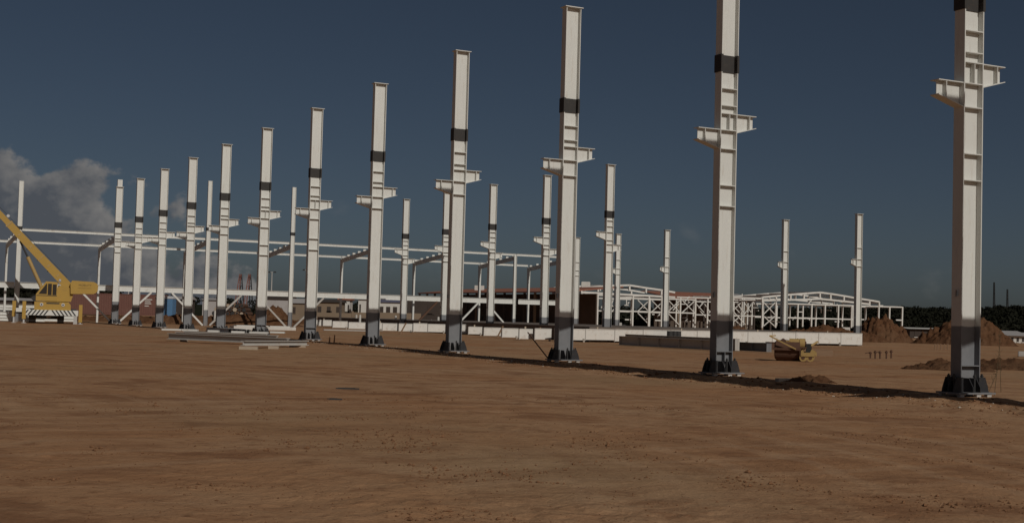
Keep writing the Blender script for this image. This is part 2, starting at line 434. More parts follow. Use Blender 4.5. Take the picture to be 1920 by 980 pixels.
xs = np.array([p[0] for p in pts]); ys = np.array([p[1] for p in pts]); hs = ground_h(xs, ys)
gh_fast = {(p[0], p[1]): float(h) for p, h in zip(pts, hs)}
clods('earth_clods', mClod, pts[:13600], 'small brown clods of earth strewn over the bare yard')
clods('pale_stones', mStone, [(a, b, c*.7) for a, b, c in pts[13600:]], 'small pale stones along the foot of the front columns')

# earth heaps
def heap(px, py, wid, dep, hgt, label, seed=0, peaks=((0,0,1),), z0=-.05, mat=None, at=None):
    c = at if at is not None else gp(px, py)
    n = 46 if wid < 5 else 84; vs = []; fs = []
    for i in range(n+1):
        for j in range(n+1):
            u = i/n*2-1; v = j/n*2-1
            x = u*wid/2*1.15; y = v*dep/2*1.15
            z = 0
            for (qx, qy, qs) in peaks:
                d = math.hypot((u*1.15-qx)/max(.35, qs), (v*1.15-qy)/max(.35, qs))
                z = max(z, qs*max(0, 1-d**1.7))
            e = max(0, 1-max(abs(u), abs(v))**6)
            nz = mnoise.fractal(Vector((x/ (wid*.22)+seed*7.1, y/(dep*.22), seed)), .9, 2.1, 5)
            nz2 = mnoise.fractal(Vector((x*2.2+seed, y*2.2, seed+3)), .8, 2.2, 4)
            zz = (z*hgt*(1+.24*nz) + (.12*hgt+.06)*nz2*min(1, z*6))*e
            nz3 = mnoise.fractal(Vector((x*5.5+seed, y*5.5, seed+9)), .7, 2.2, 3); zz += .09*nz3*min(1, z*8)*e
            vs.append((x, y, z0 + zz))
    for i in range(n):
        for j in range(n):
            a = i*(n+1)+j; fs.append((a, a+n+1, a+n+2, a+1))
    mb = MB(); mb.add(vs, fs)
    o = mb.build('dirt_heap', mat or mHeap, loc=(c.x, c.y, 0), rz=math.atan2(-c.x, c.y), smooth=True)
    return tag(o, label, 'dirt heap')
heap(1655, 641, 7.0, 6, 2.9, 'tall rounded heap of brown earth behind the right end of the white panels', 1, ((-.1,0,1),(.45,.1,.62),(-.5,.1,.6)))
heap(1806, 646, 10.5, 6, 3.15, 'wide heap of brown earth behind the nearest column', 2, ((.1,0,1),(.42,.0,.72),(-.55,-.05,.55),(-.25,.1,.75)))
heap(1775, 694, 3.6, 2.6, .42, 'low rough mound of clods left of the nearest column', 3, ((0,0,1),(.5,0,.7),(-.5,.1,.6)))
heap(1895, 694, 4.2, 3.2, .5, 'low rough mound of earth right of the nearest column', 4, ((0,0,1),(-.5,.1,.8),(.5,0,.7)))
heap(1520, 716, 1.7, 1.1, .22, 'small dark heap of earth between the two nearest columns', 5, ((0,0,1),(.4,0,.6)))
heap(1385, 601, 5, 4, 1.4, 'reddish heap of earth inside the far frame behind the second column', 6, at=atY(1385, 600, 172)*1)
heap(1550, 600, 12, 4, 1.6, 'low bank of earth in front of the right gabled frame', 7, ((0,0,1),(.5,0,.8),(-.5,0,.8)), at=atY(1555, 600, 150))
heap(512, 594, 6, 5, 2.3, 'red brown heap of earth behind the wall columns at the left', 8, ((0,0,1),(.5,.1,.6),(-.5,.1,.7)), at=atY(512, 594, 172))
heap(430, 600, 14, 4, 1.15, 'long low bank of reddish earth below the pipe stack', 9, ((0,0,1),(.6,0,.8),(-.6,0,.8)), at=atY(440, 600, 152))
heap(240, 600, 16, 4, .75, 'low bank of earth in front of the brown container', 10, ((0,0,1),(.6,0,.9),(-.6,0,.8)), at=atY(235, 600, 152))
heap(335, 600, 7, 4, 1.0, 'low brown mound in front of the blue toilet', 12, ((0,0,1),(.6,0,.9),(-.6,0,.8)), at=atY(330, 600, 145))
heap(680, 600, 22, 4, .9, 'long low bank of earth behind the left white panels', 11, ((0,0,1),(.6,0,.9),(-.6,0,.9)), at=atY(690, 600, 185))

# ------------------------------------------------------------------ columns
def column(name, H, d, b, paint, brackets=(), stiffs=(), splice=None, verts=(), base=True, cap=True, stub=None, lug=True, zpl=None):
    tf, tw = .028, .016
    r = empty(name)
    zb = .10 if base else 0.0
    zt = H - (.03 if cap else 0)
    for s in (-1, 1):
        MB().box(*sorted((s*d/2, s*(d/2-tf))), -b/2, b/2, zb, zt).build('flange', paint, r)
    MB().box(-d/2+tf, d/2-tf, -tw/2, tw/2, zb, zt).build('web', paint, r)
    if cap: MB().box(-d/2-.07, d/2+.07, -b/2-.05, b/2+.05, H-.03, H).build('cap_plate', paint, r)
    if stub: MB().box(-d*.36, d*.36, -b*.4, b*.4, H, H+stub).build('top_stub', paint, r)
    xi = d/2-tf
    for z in stiffs:
        for s in (-1, 1):
            y0, y1 = sorted((s*tw/2, s*(b/2-.004)))
            MB().box(-xi, xi, y0, y1, z-.012, z+.012).build('stiffener', paint, r)
    for (x, z0, z1) in verts:
        so = MB().box(x-.01, x+.01, -b/2+.01, -tw/2, z0+.012, z1-.012).build('stiffener', paint, r)
        if z0 < 1: so['low'] = 1
    for (s, ztop, hroot, htip, ln) in brackets:
        x0, x1 = s*d/2, s*(d/2+ln)
        poly = [(x0, ztop-hroot), (x1, ztop-htip), (x1, ztop), (x0, ztop)]
        if s < 0: poly = poly[::-1]
        br = MB().prism_xz(poly, -.010, .010).build('bracket', paint, r)
        fb = .145
        xo = x1 + s*.05
        MB().box(*sorted((x0, xo)), -fb, fb, ztop, ztop+.022).build('top_flange', paint, br)
        sl = (hroot-htip)/ln
        q = [(x0, ztop-hroot), (xo, ztop-htip+.05*sl), (xo, ztop-htip+.05*sl-.022), (x0, ztop-hroot-.022)]
        MB().prism_xz(q if s < 0 else q[::-1], -fb, fb).build('bottom_flange', paint, br)
        xs_ = s*(d/2+ln*.72); hh = hroot + (htip-hroot)*.72
        for sy in (-1, 1):
            y0, y1 = sorted((sy*.010, sy*(fb-.01)))
            MB().box(xs_-.01, xs_+.01, y0, y1, ztop-hh+.008, ztop).build('stiffener', paint, br)
    if splice:
        z0, z1 = splice
        for s in (-1, 1):
            MB().box(*sorted((s*d/2, s*(d/2+.03))), -b/2-.018, b/2+.018, z0, z1).build('splice_plate', mSplice, r)
            y0, y1 = sorted((s*tw/2, s*(tw/2+.022)))
            MB().box(-xi+.022, xi-.022, y0, y1, z0, z1).build('splice_plate', mSplice, r)
            for sx in (-1, 1):
                x0, x1 = sorted((sx*xi, sx*(xi-.020)))
                yy0, yy1 = sorted((s*tw/2, s*(b/2+.018)))
                MB().box(x0, x1, yy0, yy1, z0, z1).build('splice_plate', mSplice, r)
                x0, x1 = sorted((sx*(xi+.001), sx*(d/2-.001)))
                yy0, yy1 = sorted((s*b/2, s*(b/2+.017)))
                MB().box(x0, x1, yy0, yy1, z0+.002, z1-.002).build('splice_plate', mSplice, r)
    if lug:
        MB().box(-d/2-.07, -d/2, -.05, -.03, 2.42, 2.58).build('lug', mPrimer, r)
    if base:
        MB().box(-d/2-.27, d/2+.31, -b/2-.21, b/2+.21, .058, .098).build('base_plate', mPrimer, r)
        for (x, y) in ((-.45,-.3),(.1,-.3),(.45,-.3),(-.45,.3),(.45,.3)):
            MB().box(x-.07, x+.07, y-.05, y+.05, -.06, .056).build('packing_plate', mGalv, r)
        hg = .36
        for s in (-1, 1):
            for sy in (-1, 1):
                y0, y1 = sorted((sy*(b/2+.002), sy*(b/2+.024)))
                p = [(s*(d/2+.27), .10), (s*(d/2+.25), .20), (s*(d/2+.15), .10+hg), (s*(d/2-.06), .10+hg), (s*(d/2-.06), .10)]
                MB().prism_xz(p if s > 0 else p[::-1], y0, y1).build('gusset', mGusset, r)
            p = [(s*d/2, .10), (s*(d/2+.27), .10), (s*(d/2+.25), .20), (s*(d/2+.15), .10+hg), (s*d/2, .10+hg)]
            MB().prism_xz(p if s > 0 else p[::-1], -.012, .012).build('gusset', mGusset, r)
            x0, x1 = sorted((s*(d/2+.02), s*(d/2+.17)))
            MB().box(x0, x1, -b/2+.001, -.014, .10+hg*.78, .10+hg*.78+.02).build('chair_plate', mGusset, r)
            MB().box(x0, x1, .014, b/2-.001, .10+hg*.78, .10+hg*.78+.02).build('chair_plate', mGusset, r)
            for x in (-.11, .13):
                p = [(s*tw/2, .10), (s*(b/2+.20), .10), (s*(b/2+.20), .22), (s*(b/2+.06), .10+hg*.95), (s*tw/2, .10+hg*.95)]
                MB().prism_yz(p if s > 0 else p[::-1], x-.011, x+.011).build('rib', mGusset, r)
            for (x, y) in ((d/2+.14, .09), (-d/2-.14, .09), (.01, b/2+.12)):
                bo = MB().tube((x, s*y, .098), (x, s*y, .10+hg+.08), .024, 8).build('anchor_bolt', mDark, r)
                MB().tube((x, s*y, .10+hg), (x, s*y, .10+hg+.045), .042, 6).build('nut', mDark, bo)
    return r
LB, RB = 7.66, 8.18
A_br = ((-1, LB, .57, .35, .76), (1, RB, .56, .36, .72))
A_st = (LB+.011, LB-.57-.011, RB+.011, 8.44, 8.98)
A_sp = (9.50, 10.05)
protoA = column('crane_column', 13.575, .64, .335, mPaintA, A_br, A_st, A_sp)
protoBr = column('crane_column', 13.575, .64, .335, mPaintA, A_br, A_st+(5.93, 5.28, .74), A_sp, verts=((.04, LB, RB),(.03, .10, .74)))
usedA = {'p': False, 'b': False}
braced = {0, 1, 5, 6, -1}
whoA = ['nearest tall white column, at the far right, its top out of the picture',
        'second nearest tall white column with paired brackets, its top cut off by the picture edge',
        'third column from the right in the front row, cap near the picture top',
        'fourth column from the right in the front row of tall white columns',
        'fifth column from the right in the front row of tall white columns',
        'sixth column from the right in the front row, beside the lying grey beams',
        'seventh column from the right in the front row, behind the lying grey beams',
        'eighth column from the right in the front row of tall white columns',
        'ninth column from the right in the front row of tall white columns',
        'tenth column from the right in the front row, just left of the blue toilet',
        'eleventh and farthest column of the front row, right of the stubbed end column']
for i in (1, 0, -1, 2, 3, 4, 5, 6, 7, 8, 9, 10):
    k = 'b' if i in braced else 'p'; src = protoBr if k == 'b' else protoA
    o = src if not usedA[k] else copy_tree(src); usedA[k] = True
    p = A0 + U*(SP*i); o.location = (p.x, p.y, 0); o.rotation_euler = (0, 0, ROTW + math.radians(rnd.uniform(-.4, .4)))
    if i in (0, 5, -1):
        for ch in list(o.children):
            if ch.get('low'): bpy.data.objects.remove(ch)
    tag(o, whoA[i] if i >= 0 else 'front row column just outside the right edge', 'steel column', 'tall white columns of the front row')

# end column
e1 = column('end_column', 13.575, .64, .335, mPaintE, ((1, RB, .56, .36, .72),), A_st, A_sp, stub=.70)
pe = A0 + U*(SP*11); e1.location = pe; e1.rotation_euler = (0, 0, ROTW)
tag(e1, 'end column with a narrow stub on its top, left of the front row', 'steel column')

# rear row (second row)
B0 = Vector((7.45, 102.4, 0))
B_br = ((-1, 8.44, .60, .34, .82), (1, 7.50, .55, .36, .72))
B_st = (8.44+.011, 7.83, 7.511, 6.94, 8.9, 9.35)
pB = column('rear_column', 13.70, .64, .335, mPaintB, B_br, B_st, (9.55, 10.10), base=False)
whoB = ['first column from the right in the second row, right of the third front column',
        'second column from the right in the second row, just left of the third front column',
        'third column from the right in the second row, beside a leaning white prop',
        'fourth column of the second row, half hidden behind the fourth front column',
        'fifth column from the right in the second row, left of the fourth front column']
for i in range(5):
    o = pB if i == 0 else copy_tree(pB); p = B0 + U*(SP*i*.995) + W*(-.12*i)
    o.location = (p.x, p.y, 0); o.rotation_euler = (0, 0, ROTW)
    tag(o, whoB[i], 'steel column', 'white columns of the second row')

# third row, shorter columns with one bracket
def rowC(px, pyt): 
    Y = 10.2*FPX/(hz(px)-pyt); return Vector(((px-960)/FPX*Y, Y, 0))
pC = column('short_column', 11.80, .62, .33, mPaintB, ((-1, 7.70, .62, .42, .52),), (7.711, 7.07, 8.74), None, base=False)
whoC = ['rightmost column of the third row, in front of the earth heap and gabled frame',
        'third row column standing over the small yellow roller',
        'third row column hidden behind the second nearest front column',
        'third row column alone between the third and second nearest front columns',
        'third row column close on the right of a second row column',
        'leftmost column of the third row, close to the third front column']
for i, (px, py) in enumerate(((1610, 400.6), (1472, 411.5), (1354, 421.5), (1250, 430.6), (1158.5, 438), (1082, 445))):
    o = pC if i == 0 else copy_tree(pC); o.location = rowC(px, py); o.rotation_euler = (0, 0, ROTW)
    tag(o, whoC[i], 'steel column', 'shorter columns of the third row')

# ------------------------------------------------------------------ end wall columns, girders, lean-to
pW = column('wall_column', 14.2, .42, .26, mPaintW, (), (), (9.3, 9.62), base=False, cap=False, lug=False)
Wt = [-9.2, 9.0, 17.9]
whoW = ['slim white wall column behind the crane boom at the far left', 'slim white wall column left of the eighth front column',
        'slim white wall column between the sixth and seventh front columns']
for i, (t, zs) in enumerate(zip(Wt, (.951, 1.042, 1.039))):
    o = pW if i == 0 else copy_tree(pW); p = pe + W*t; o.location = (p.x, p.y, 0); o.scale = (1, 1, zs); o.rotation_euler = (0, 0, ROTW)
    tag(o, whoW[i], 'steel column', 'slim columns of the end wall')
FT = [-18.4, -9.2, 0.0, 9.0, 17.9, 27.0, 36.0, 44.6, 51.3]
pS = column('wall_column', 8.8, .34, .24, mPaintW, (), (), None, base=False, cap=False, lug=False)
p = pe + W*44.3; pS.location = (p.x, p.y, 0); pS.rotation_euler = (0, 0, ROTW)
tag(pS, 'short white column near the right end of the lean-to, between two second row columns', 'steel column', 'short lean-to columns')
for t_, lb_ in ((27.0, 'short lean-to column hidden behind the fifth front column'), (36.0, 'short lean-to column close behind the fourth front column'), (51.2, 'short lean-to column at its right end behind the third front column')):
    o = copy_tree(pS); p = pe + W*t_; o.location = (p.x, p.y, 0); tag(o, lb_, 'steel column', 'short lean-to columns')
def at_w(t, z, du=0.0): 
    p = pe + W*t + U*du; return Vector((p.x, p.y, z))
BAY = ['left of the crane', 'behind the crane cab', 'between the end column and the slim column', 'behind the eighth and seventh front columns',
       'behind the sixth front column', 'behind the fifth front column', 'around the fourth front column', 'left of the third front column']
for i in range(len(FT)-1):
    a, b_ = FT[i], FT[i+1]
    mb = MB(); mb.ibeam((0,0,0), (W*(b_-a-.5)), .56, .22, .03, .02)
    o = mb.build('wall_girder', mWhite, loc=at_w(a+.25, 3.52, .05))
    tag(o, 'deep white girder spanning low %s' % BAY[i], 'girder', 'white girders low along the end wall')
    if i >= 1:
        o = MB().ibeam((0,0,0), W*(b_-a-.04), .24, .14).build('roof_purlin', mWhite, loc=at_w(a+.02, 8.86, .30))
        tag(o, 'upper white roof beam of the lean-to %s' % BAY[i], 'roof beam', 'upper roof beams of the lean-to')
    o = MB().ibeam((0,0,0), W*(b_-a-.04), .24, .14).build('eaves_purlin', mWhite, loc=at_w(a+.02, 8.12, 10.1))
    tag(o, 'lower white eaves beam of the lean-to %s' % BAY[i], 'roof beam', 'lower eaves beams of the lean-to')
FRN = ['at the left picture edge', 'behind the end column', 'behind the ninth front column', 'behind the seventh front column',
       'left of the fifth front column', 'left of the fourth front column', 'right of the fourth front column', 'left of the third front column']
for i, t in enumerate(FT[1:]):
    r = empty('lean_to_frame', at_w(t, 0), ROTW)
    # far tapered column at y=10.7, rafter from y=.4 (z 8.5) to y=10.7 (z 7.75)
    MB().prism_yz([(9.75,0),(9.95,0),(10.15,7.9),(9.65,7.8)], -.10, .10).build('column', mWhite, r)
    raf = MB().prism_yz([(.45,8.28),(9.7,7.46),(9.7,7.94),(.45,8.72)], -.07, .07).build('rafter', mWhite, r)
    for k in range(6):
        y = 1.0+k*1.68; z = 8.72-(y-.45)*.0843
        MB().box(-.16, .16, y-.06, y+.06, z+.001, z+.20).build('cleat', mWhite, raf)
    tag(r, 'white lean-to frame with sloping rafter and tapered rear post %s' % FRN[i], 'portal frame', 'lean-to frames')
# chevron braces under the girders
def brace(name, p0, p1, w, mat, label, group=None, rot=0):
    mb = MB(); p0 = Vector(p0); p1 = Vector(p1); mb.bar((0,0,0), p1-p0, w, w)
    o = mb.build(name, mat, loc=p0); tag(o, label, 'brace', group); return o
GB = 'slanting braces under the end wall girders'
for k, (t, side, mat, lb) in enumerate((
    (0.25, 1, mWhite, 'white brace rising right from the foot of the end column'),
    (-.25, -1, mWhite, 'white brace rising left from the foot of the end column'),
    (8.7, -1, mWhite, 'white brace slanting down to the foot of the slim column past the blue toilet'),
    (9.4, 1, mGreySteel, 'dark brace rising right behind the eighth front column'),
    (17.5, -1, mGreySteel, 'dark brace slanting down behind the seventh front column'),
    (18.3, 1, mGreySteel, 'dark brace rising right from the slim column by the sixth front column'),
    (31.5, 1, mRust, 'brown timber prop leaning right beside the fifth second row column'),
    (44.0, -1, mWhite, 'white prop slanting down just right of a second row column'),
    (36.5, 1, mWhite, 'white prop seen right of the fourth front column'))):
    s = 3.2*side
    brace('brace', at_w(t, .05, -.1), at_w(t+s, 3.22, -.1), .17, mat, lb, GB)

# ------------------------------------------------------------------ raised floor pad behind the panels
PD = (Vector((30.4, 114.6, 0)) - Vector((3.2, 95.4, 0))).normalized()
q0 = Vector((3.4, 96.1, 0)); q1 = Vector((30.6, 115.3, 0))
poly = [q0 + PD*3.0, q1, q1 + U*75, q1 + U*75 - W*24, q0 + U*62 + W*7.0, q0 + U*20 + W*5.0]
n = 0
mb = MB(); mb.prism_xy([(p.x, p.y) for p in poly], -.1, 1.12)
o = mb.build('raised_pad', mGravel); o['kind'] = 'structure'

# white panels standing along the pad
def panel(cx, cy, wid, z0, z1, rz, label, idx):
    r = empty('precast_barrier', (cx, cy, 0), rz)
    MB().box(-wid/2+.03, wid/2-.03, -.07, .09, z0, z1).build('slab', mPanel, r)
    MB().box(-wid/2-.028, -wid/2+.028, -.10, .02, z0-.05, z1+.03).build('post', mGreySteel, r)
    MB().box(-wid/2+.032, wid/2-.032, -.10, .12, z1+.002, z1+.045).build('coping', mPanel, r)
    if idx % 2 == 0: MB().box(wid/2-.25, wid/2-.12, -.16, -.072, -.05, z0+.12).build('foot_block', mConc, r)
    if idx % 3 == 1: MB().box(-wid*.1, -wid*.1+.12, -.02, .03, z1+.047, z1+.20).build('lifting_eye', mPaleTimber, r)
    tag(r, label, 'barrier', 'white panels along the raised pad')
npan = 12; L = (Vector((30.4,114.6,0))-Vector((3.2,95.4,0))).length
for i in range(npan):
    c = Vector((3.2,95.4,0)) + PD*(L*(i+.5)/npan)
    panel(c.x, c.y, L/npan, .14+.04*math.sin(i*2.1), .92+.012*i, math.atan2(PD.y, PD.x), '%s white panel from the left in the straight right-hand run along the pad' % ORD[i], i)
lp = [(595,8,608.5,599.5),(612.5,25,610.5,600),(641.5,27,614,602.5),(673,30,616,604.5),(716,9,618,605.5),(734.5,27,619.5,606.5),(764,25,620.5,607),
      (791.5,26,621.5,606.5),(822,32,622,608),(871,17,624,608.5),(894.5,26,626,613),(926.5,32,629,614.5),(960,31,632,616),(989.5,26,635,617),(1021.5,32,636,616.5)]
for i, (xc, wp, yb, yt) in enumerate(lp):
    zb = .12; Y = (CAMH-zb)*FPX/(yb-hz(xc)); X = (xc-960)/FPX*Y; zt = CAMH-(yt-hz(xc))*Y/FPX
    panel(X, Y, wp/FPX*Y*1.03/.95, zb, zt, ROTW*.8, '%s white panel from the left in the stepped left-hand run' % ORD[i], i)
# timber props leaning on the panels
for i, (x0, y0, x1, y1) in enumerate(((932, 633, 945, 613), (1002, 637, 1012, 618), (750, 626, 757, 606))):
    a = gp(x0, y0, .0); b_ = a + Vector((.45, .5, .95))
    brace('timber_prop', a, b_, .09, mTimber, ['thin dark prop leaning on the stepped panels right of the fourth front column',
          'thin dark prop leaning on the stepped panels left of the third front column', 'thin dark prop leaning on the panels left of a second row column'][i])
brace('steel_rod', gp(1031, 676), gp(1031, 676)+Vector((-.85, 2.3, 1.05)), .035, mRust, 'thin rusty rod leaning away from the foot of the third front column')

# girders lying in front of the panels
def lying_girder(a, b_, dep, wid, mat, label, z0=.06, st=True):
    a = Vector(a); b_ = Vector(b_); d = b_-a; ln = d.length; rz = math.atan2(d.y, d.x)
    r = empty('lying_girder', (a.x, a.y, z0), rz)
    MB().box(0, ln, -wid/2, wid/2, dep-.03, dep).build('flange', mat, r)
    MB().box(0, ln, -wid/2, wid/2, 0, .03).build('flange', mat, r)
    MB().box(0, ln, -.01, .01, .03, dep-.03).build('web', mat, r)
    if st:
        k = max(2, int(ln/2.2))
        for i in range(k+1):
            x = min(ln-.02, max(.02, ln*i/k))
            for s in (-1, 1):
                y0, y1 = sorted((s*.01, s*(wid/2-.01)))
                MB().box(x-.008, x+.008, y0, y1, .03, dep-.03).build('stiffener', mat, r)
    tag(r, label, 'girder'); return r
def sleeper(c, ln, rz, mat, label, w=.2, h=.16):
    o = MB().box(-ln/2, ln/2, -w/2, w/2, -.05, h).build('timber_sleeper', mat, loc=(c.x, c.y, 0), rz=rz)
    tag(o, label, 'sleeper'); return o
S0 = Vector((7.3, 87.2, 0)); S1 = S0 - U*11.5
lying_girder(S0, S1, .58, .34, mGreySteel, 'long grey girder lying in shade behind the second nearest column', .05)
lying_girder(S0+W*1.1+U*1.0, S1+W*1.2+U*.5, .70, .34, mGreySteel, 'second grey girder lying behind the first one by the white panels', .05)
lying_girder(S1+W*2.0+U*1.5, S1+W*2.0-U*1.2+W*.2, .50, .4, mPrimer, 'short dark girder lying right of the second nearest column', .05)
sleeper(gp(1218, 645), 2.2, ROTW, mWhite, 'white piece of channel lying below the right-hand panels', .25, .28)
sleeper(gp(1258, 644), 2.6, ROTW, mWhite, 'white block of steel lying at the left end of the grey girders', .3, .5)
sleeper(gp(1418, 655), .9, ROTW, mPaleTimber, 'pale timber lying on the ground left of the yellow roller', .2, .12)
sleeper(gp(1470, 714), .45, .3, mStone, 'pale lump of rubble between the two nearest columns', .22, .08)
# left pile of beams
for i, (x0, y0, x1, y1, dep, mat, lb) in enumerate((
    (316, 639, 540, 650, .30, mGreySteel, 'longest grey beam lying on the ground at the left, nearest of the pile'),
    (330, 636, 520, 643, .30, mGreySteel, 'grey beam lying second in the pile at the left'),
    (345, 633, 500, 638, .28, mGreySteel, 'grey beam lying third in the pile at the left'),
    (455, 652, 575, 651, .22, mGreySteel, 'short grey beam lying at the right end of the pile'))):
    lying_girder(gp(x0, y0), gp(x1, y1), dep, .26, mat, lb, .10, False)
for i, (x, y, ln, mat, lb) in enumerate((
    (322, 633, 1.1, mWhite, 'white beam offcut at the left end of the lying pile'), (356, 634, .9, mWhite, 'white offcut lying on the left part of the pile'),
    (400, 636, .6, mWhite, 'white offcut lying in the middle of the pile'), (446, 638, .7, mWhite, 'white offcut lying on the right part of the pile'),
    (485, 639, 1.0, mWhite, 'white offcut beside the foot of the seventh front column'), (520, 638, .8, mWhite, 'white offcut lying right of the seventh front column'))):
    c = gp(x, y, 0); o = MB().box(-ln/2, ln/2, -.13, .13, 0, .10).build('beam_offcut', mat, loc=(c.x, c.y, .41), rz=rnd.uniform(-.25, .1)); tag(o, lb, 'offcut')
for i, (x, y, ln, lb) in enumerate(((466, 654, 1.05, 'pale timber sleeper under the right part of the lying pile'), (513, 653, .6, 'small pale timber sleeper at the middle right of the lying pile'),
                                    (558, 651, 1.0, 'pale timber sleeper at the right end of the lying pile'), (345, 640, .5, 'pale timber sleeper under the left end of the lying pile'))):
    sleeper(gp(x, y), ln*.75, -.05, mPaleTimber, lb, .16, .11)
# white beam ends stacked between seventh and eighth columns
for i in range(6):
    c = gp(428 + i*8.5, 626+.4*i); o = MB().ibeam((0,0,0), U*6.0, .30, .22, .02, .014).build('stacked_beam', mWhite, loc=(c.x, c.y, .22))
    tag(o, '%s from the left of the short white beams lying end-on by the eighth column' % ORD[i], 'beam', 'white beams lying end-on')
# white sheets far behind
for i, (x, ln) in enumerate(((470, 3.4), (500, 2.2), (524, 2.6))):
    c = atY(x, 608, 118); o = MB().box(-ln/2, ln/2, -.7, .7, 0, .28).build('sheet_pack', mWhiteWall, loc=(c.x, c.y, .0), rz=ROTW)
    MB().box(-ln/2+.3, ln/2-.5, -.5, .5, .281, .36).build('loose_sheet', mWhiteWall, o)
    tag(o, '%s flat pack of white sheets on the ground behind the seventh column' % ['left', 'middle', 'right'][i], 'sheet pack', 'packs of white sheets')
o = MB().box(-2.4, 2.4, -.4, .4, 0, .10).build('grey_plate', mGreySteel, loc=gp(655, 620, .02), rz=.2); tag(o, 'long grey plate lying on the ground left of the fifth front column', 'plate')
for i, (x, y, ln, lb) in enumerate(((652, 720, .55, 'longer thin dark board lying flat on the yard at the centre'), (628, 738.5, .3, 'shorter thin dark board lying flat on the yard at the centre'))):
    c = gp(x, y, -.05); z = gh(c.x, c.y); o = MB().box(-ln/2, ln/2, -.05, .05, -.02, .004).box(-ln/2+.05, ln/2-.1, -.02, .03, .005, .012).build('flat_board', mDark, loc=(c.x, c.y, z+.02), rz=.1); tag(o, lb, 'board')
# stakes
for i, (x, y, h) in enumerate(((617, 645, .42), (626, 645.5, .5))):
    c = gp(x, y); o = MB().tube((0,0,-.05), (.03,0,h), .045, 7, .03).add([(.06,-.05,0),(.2,.05,0),(.05,.1,.12)], [(0,1,2)]).build('timber_stake', mTimber, loc=c)
    tag(o, ['left', 'right'][i]+' of two short stakes by the fifth front column', 'stake', 'short stakes')
# anchor bolts standing in the ground
for i, (x, y, h) in enumerate(((1632, 671, .33), (1641, 672, .42), (1650, 672, .40), (1662, 672, .42), (1671, 671, .44))):
    c = gp(x, y); r = MB().tube((0,0,-.1), (0,0,h), .045, 7).build('anchor_rod', mRust, loc=c)
    MB().tube((0,0,h*.7), (0,0,h*.7+.07), .085, 6).build('nut', mRust, r)
    if i in (0, 2): MB().bar((-.02,0,h-.03), (-.28,0,h-.08), .05, .05).build('hook', mRust, r)
    tag(r, '%s from the left of the rusty anchor rods standing right of the yellow roller' % ORD[i], 'anchor rod', 'anchor rods')
# small stakes before the wide heap
for i, x in enumerate((1753, 1758, 1764, 1771, 1777)):
    c = gp(x, 655.5); o = MB().bar((0,0,-.05), (0,0,.42), .06, .06).add([(-.05,-.05,.42),(.05,-.05,.42),(0,0,.5)], [(0,1,2)]).build('marker_stake', mTimber, loc=c)
    tag(o, '%s from the left of the short stakes before the wide earth heap' % ORD[i], 'stake', 'marker stakes')
# dry weed stalks by nearest column
for i, (x, y, h) in enumerate(((1864, 741, 1.55), (1877, 735, 1.7), (1849, 742, .62))):
    c = gp(x, y); r = empty('dry_weed', c)
    top = Vector((rnd.uniform(-.1, .2) if i < 2 else .28, 0, h))
    MB().tube((0,0,-.05), top, .008, 5, .004).build('stem', mWeed, r)
    for k in range(9):
        f = .3+.7*k/9; b_ = top*f; a = rnd.uniform(0, 6.28)
        MB().tube(b_, b_+Vector((math.cos(a)*.05, math.sin(a)*.05, .06)), .003, 4, .002).add(
            [b_+Vector((math.cos(a)*.05, math.sin(a)*.05, .06)), b_+Vector((math.cos(a+.4)*.065, math.sin(a+.4)*.065, .07)), b_+Vector((math.cos(a)*.07, math.sin(a)*.07, .10))], [(0,1,2)]).build('twig', mWeed, r)
    tag(r, ['thin dry weed stalk just right of the nearest column', 'tallest thin dry weed stalk right of the nearest column', 'short slanting dry stalk at the foot of the nearest column'][i], 'weed')

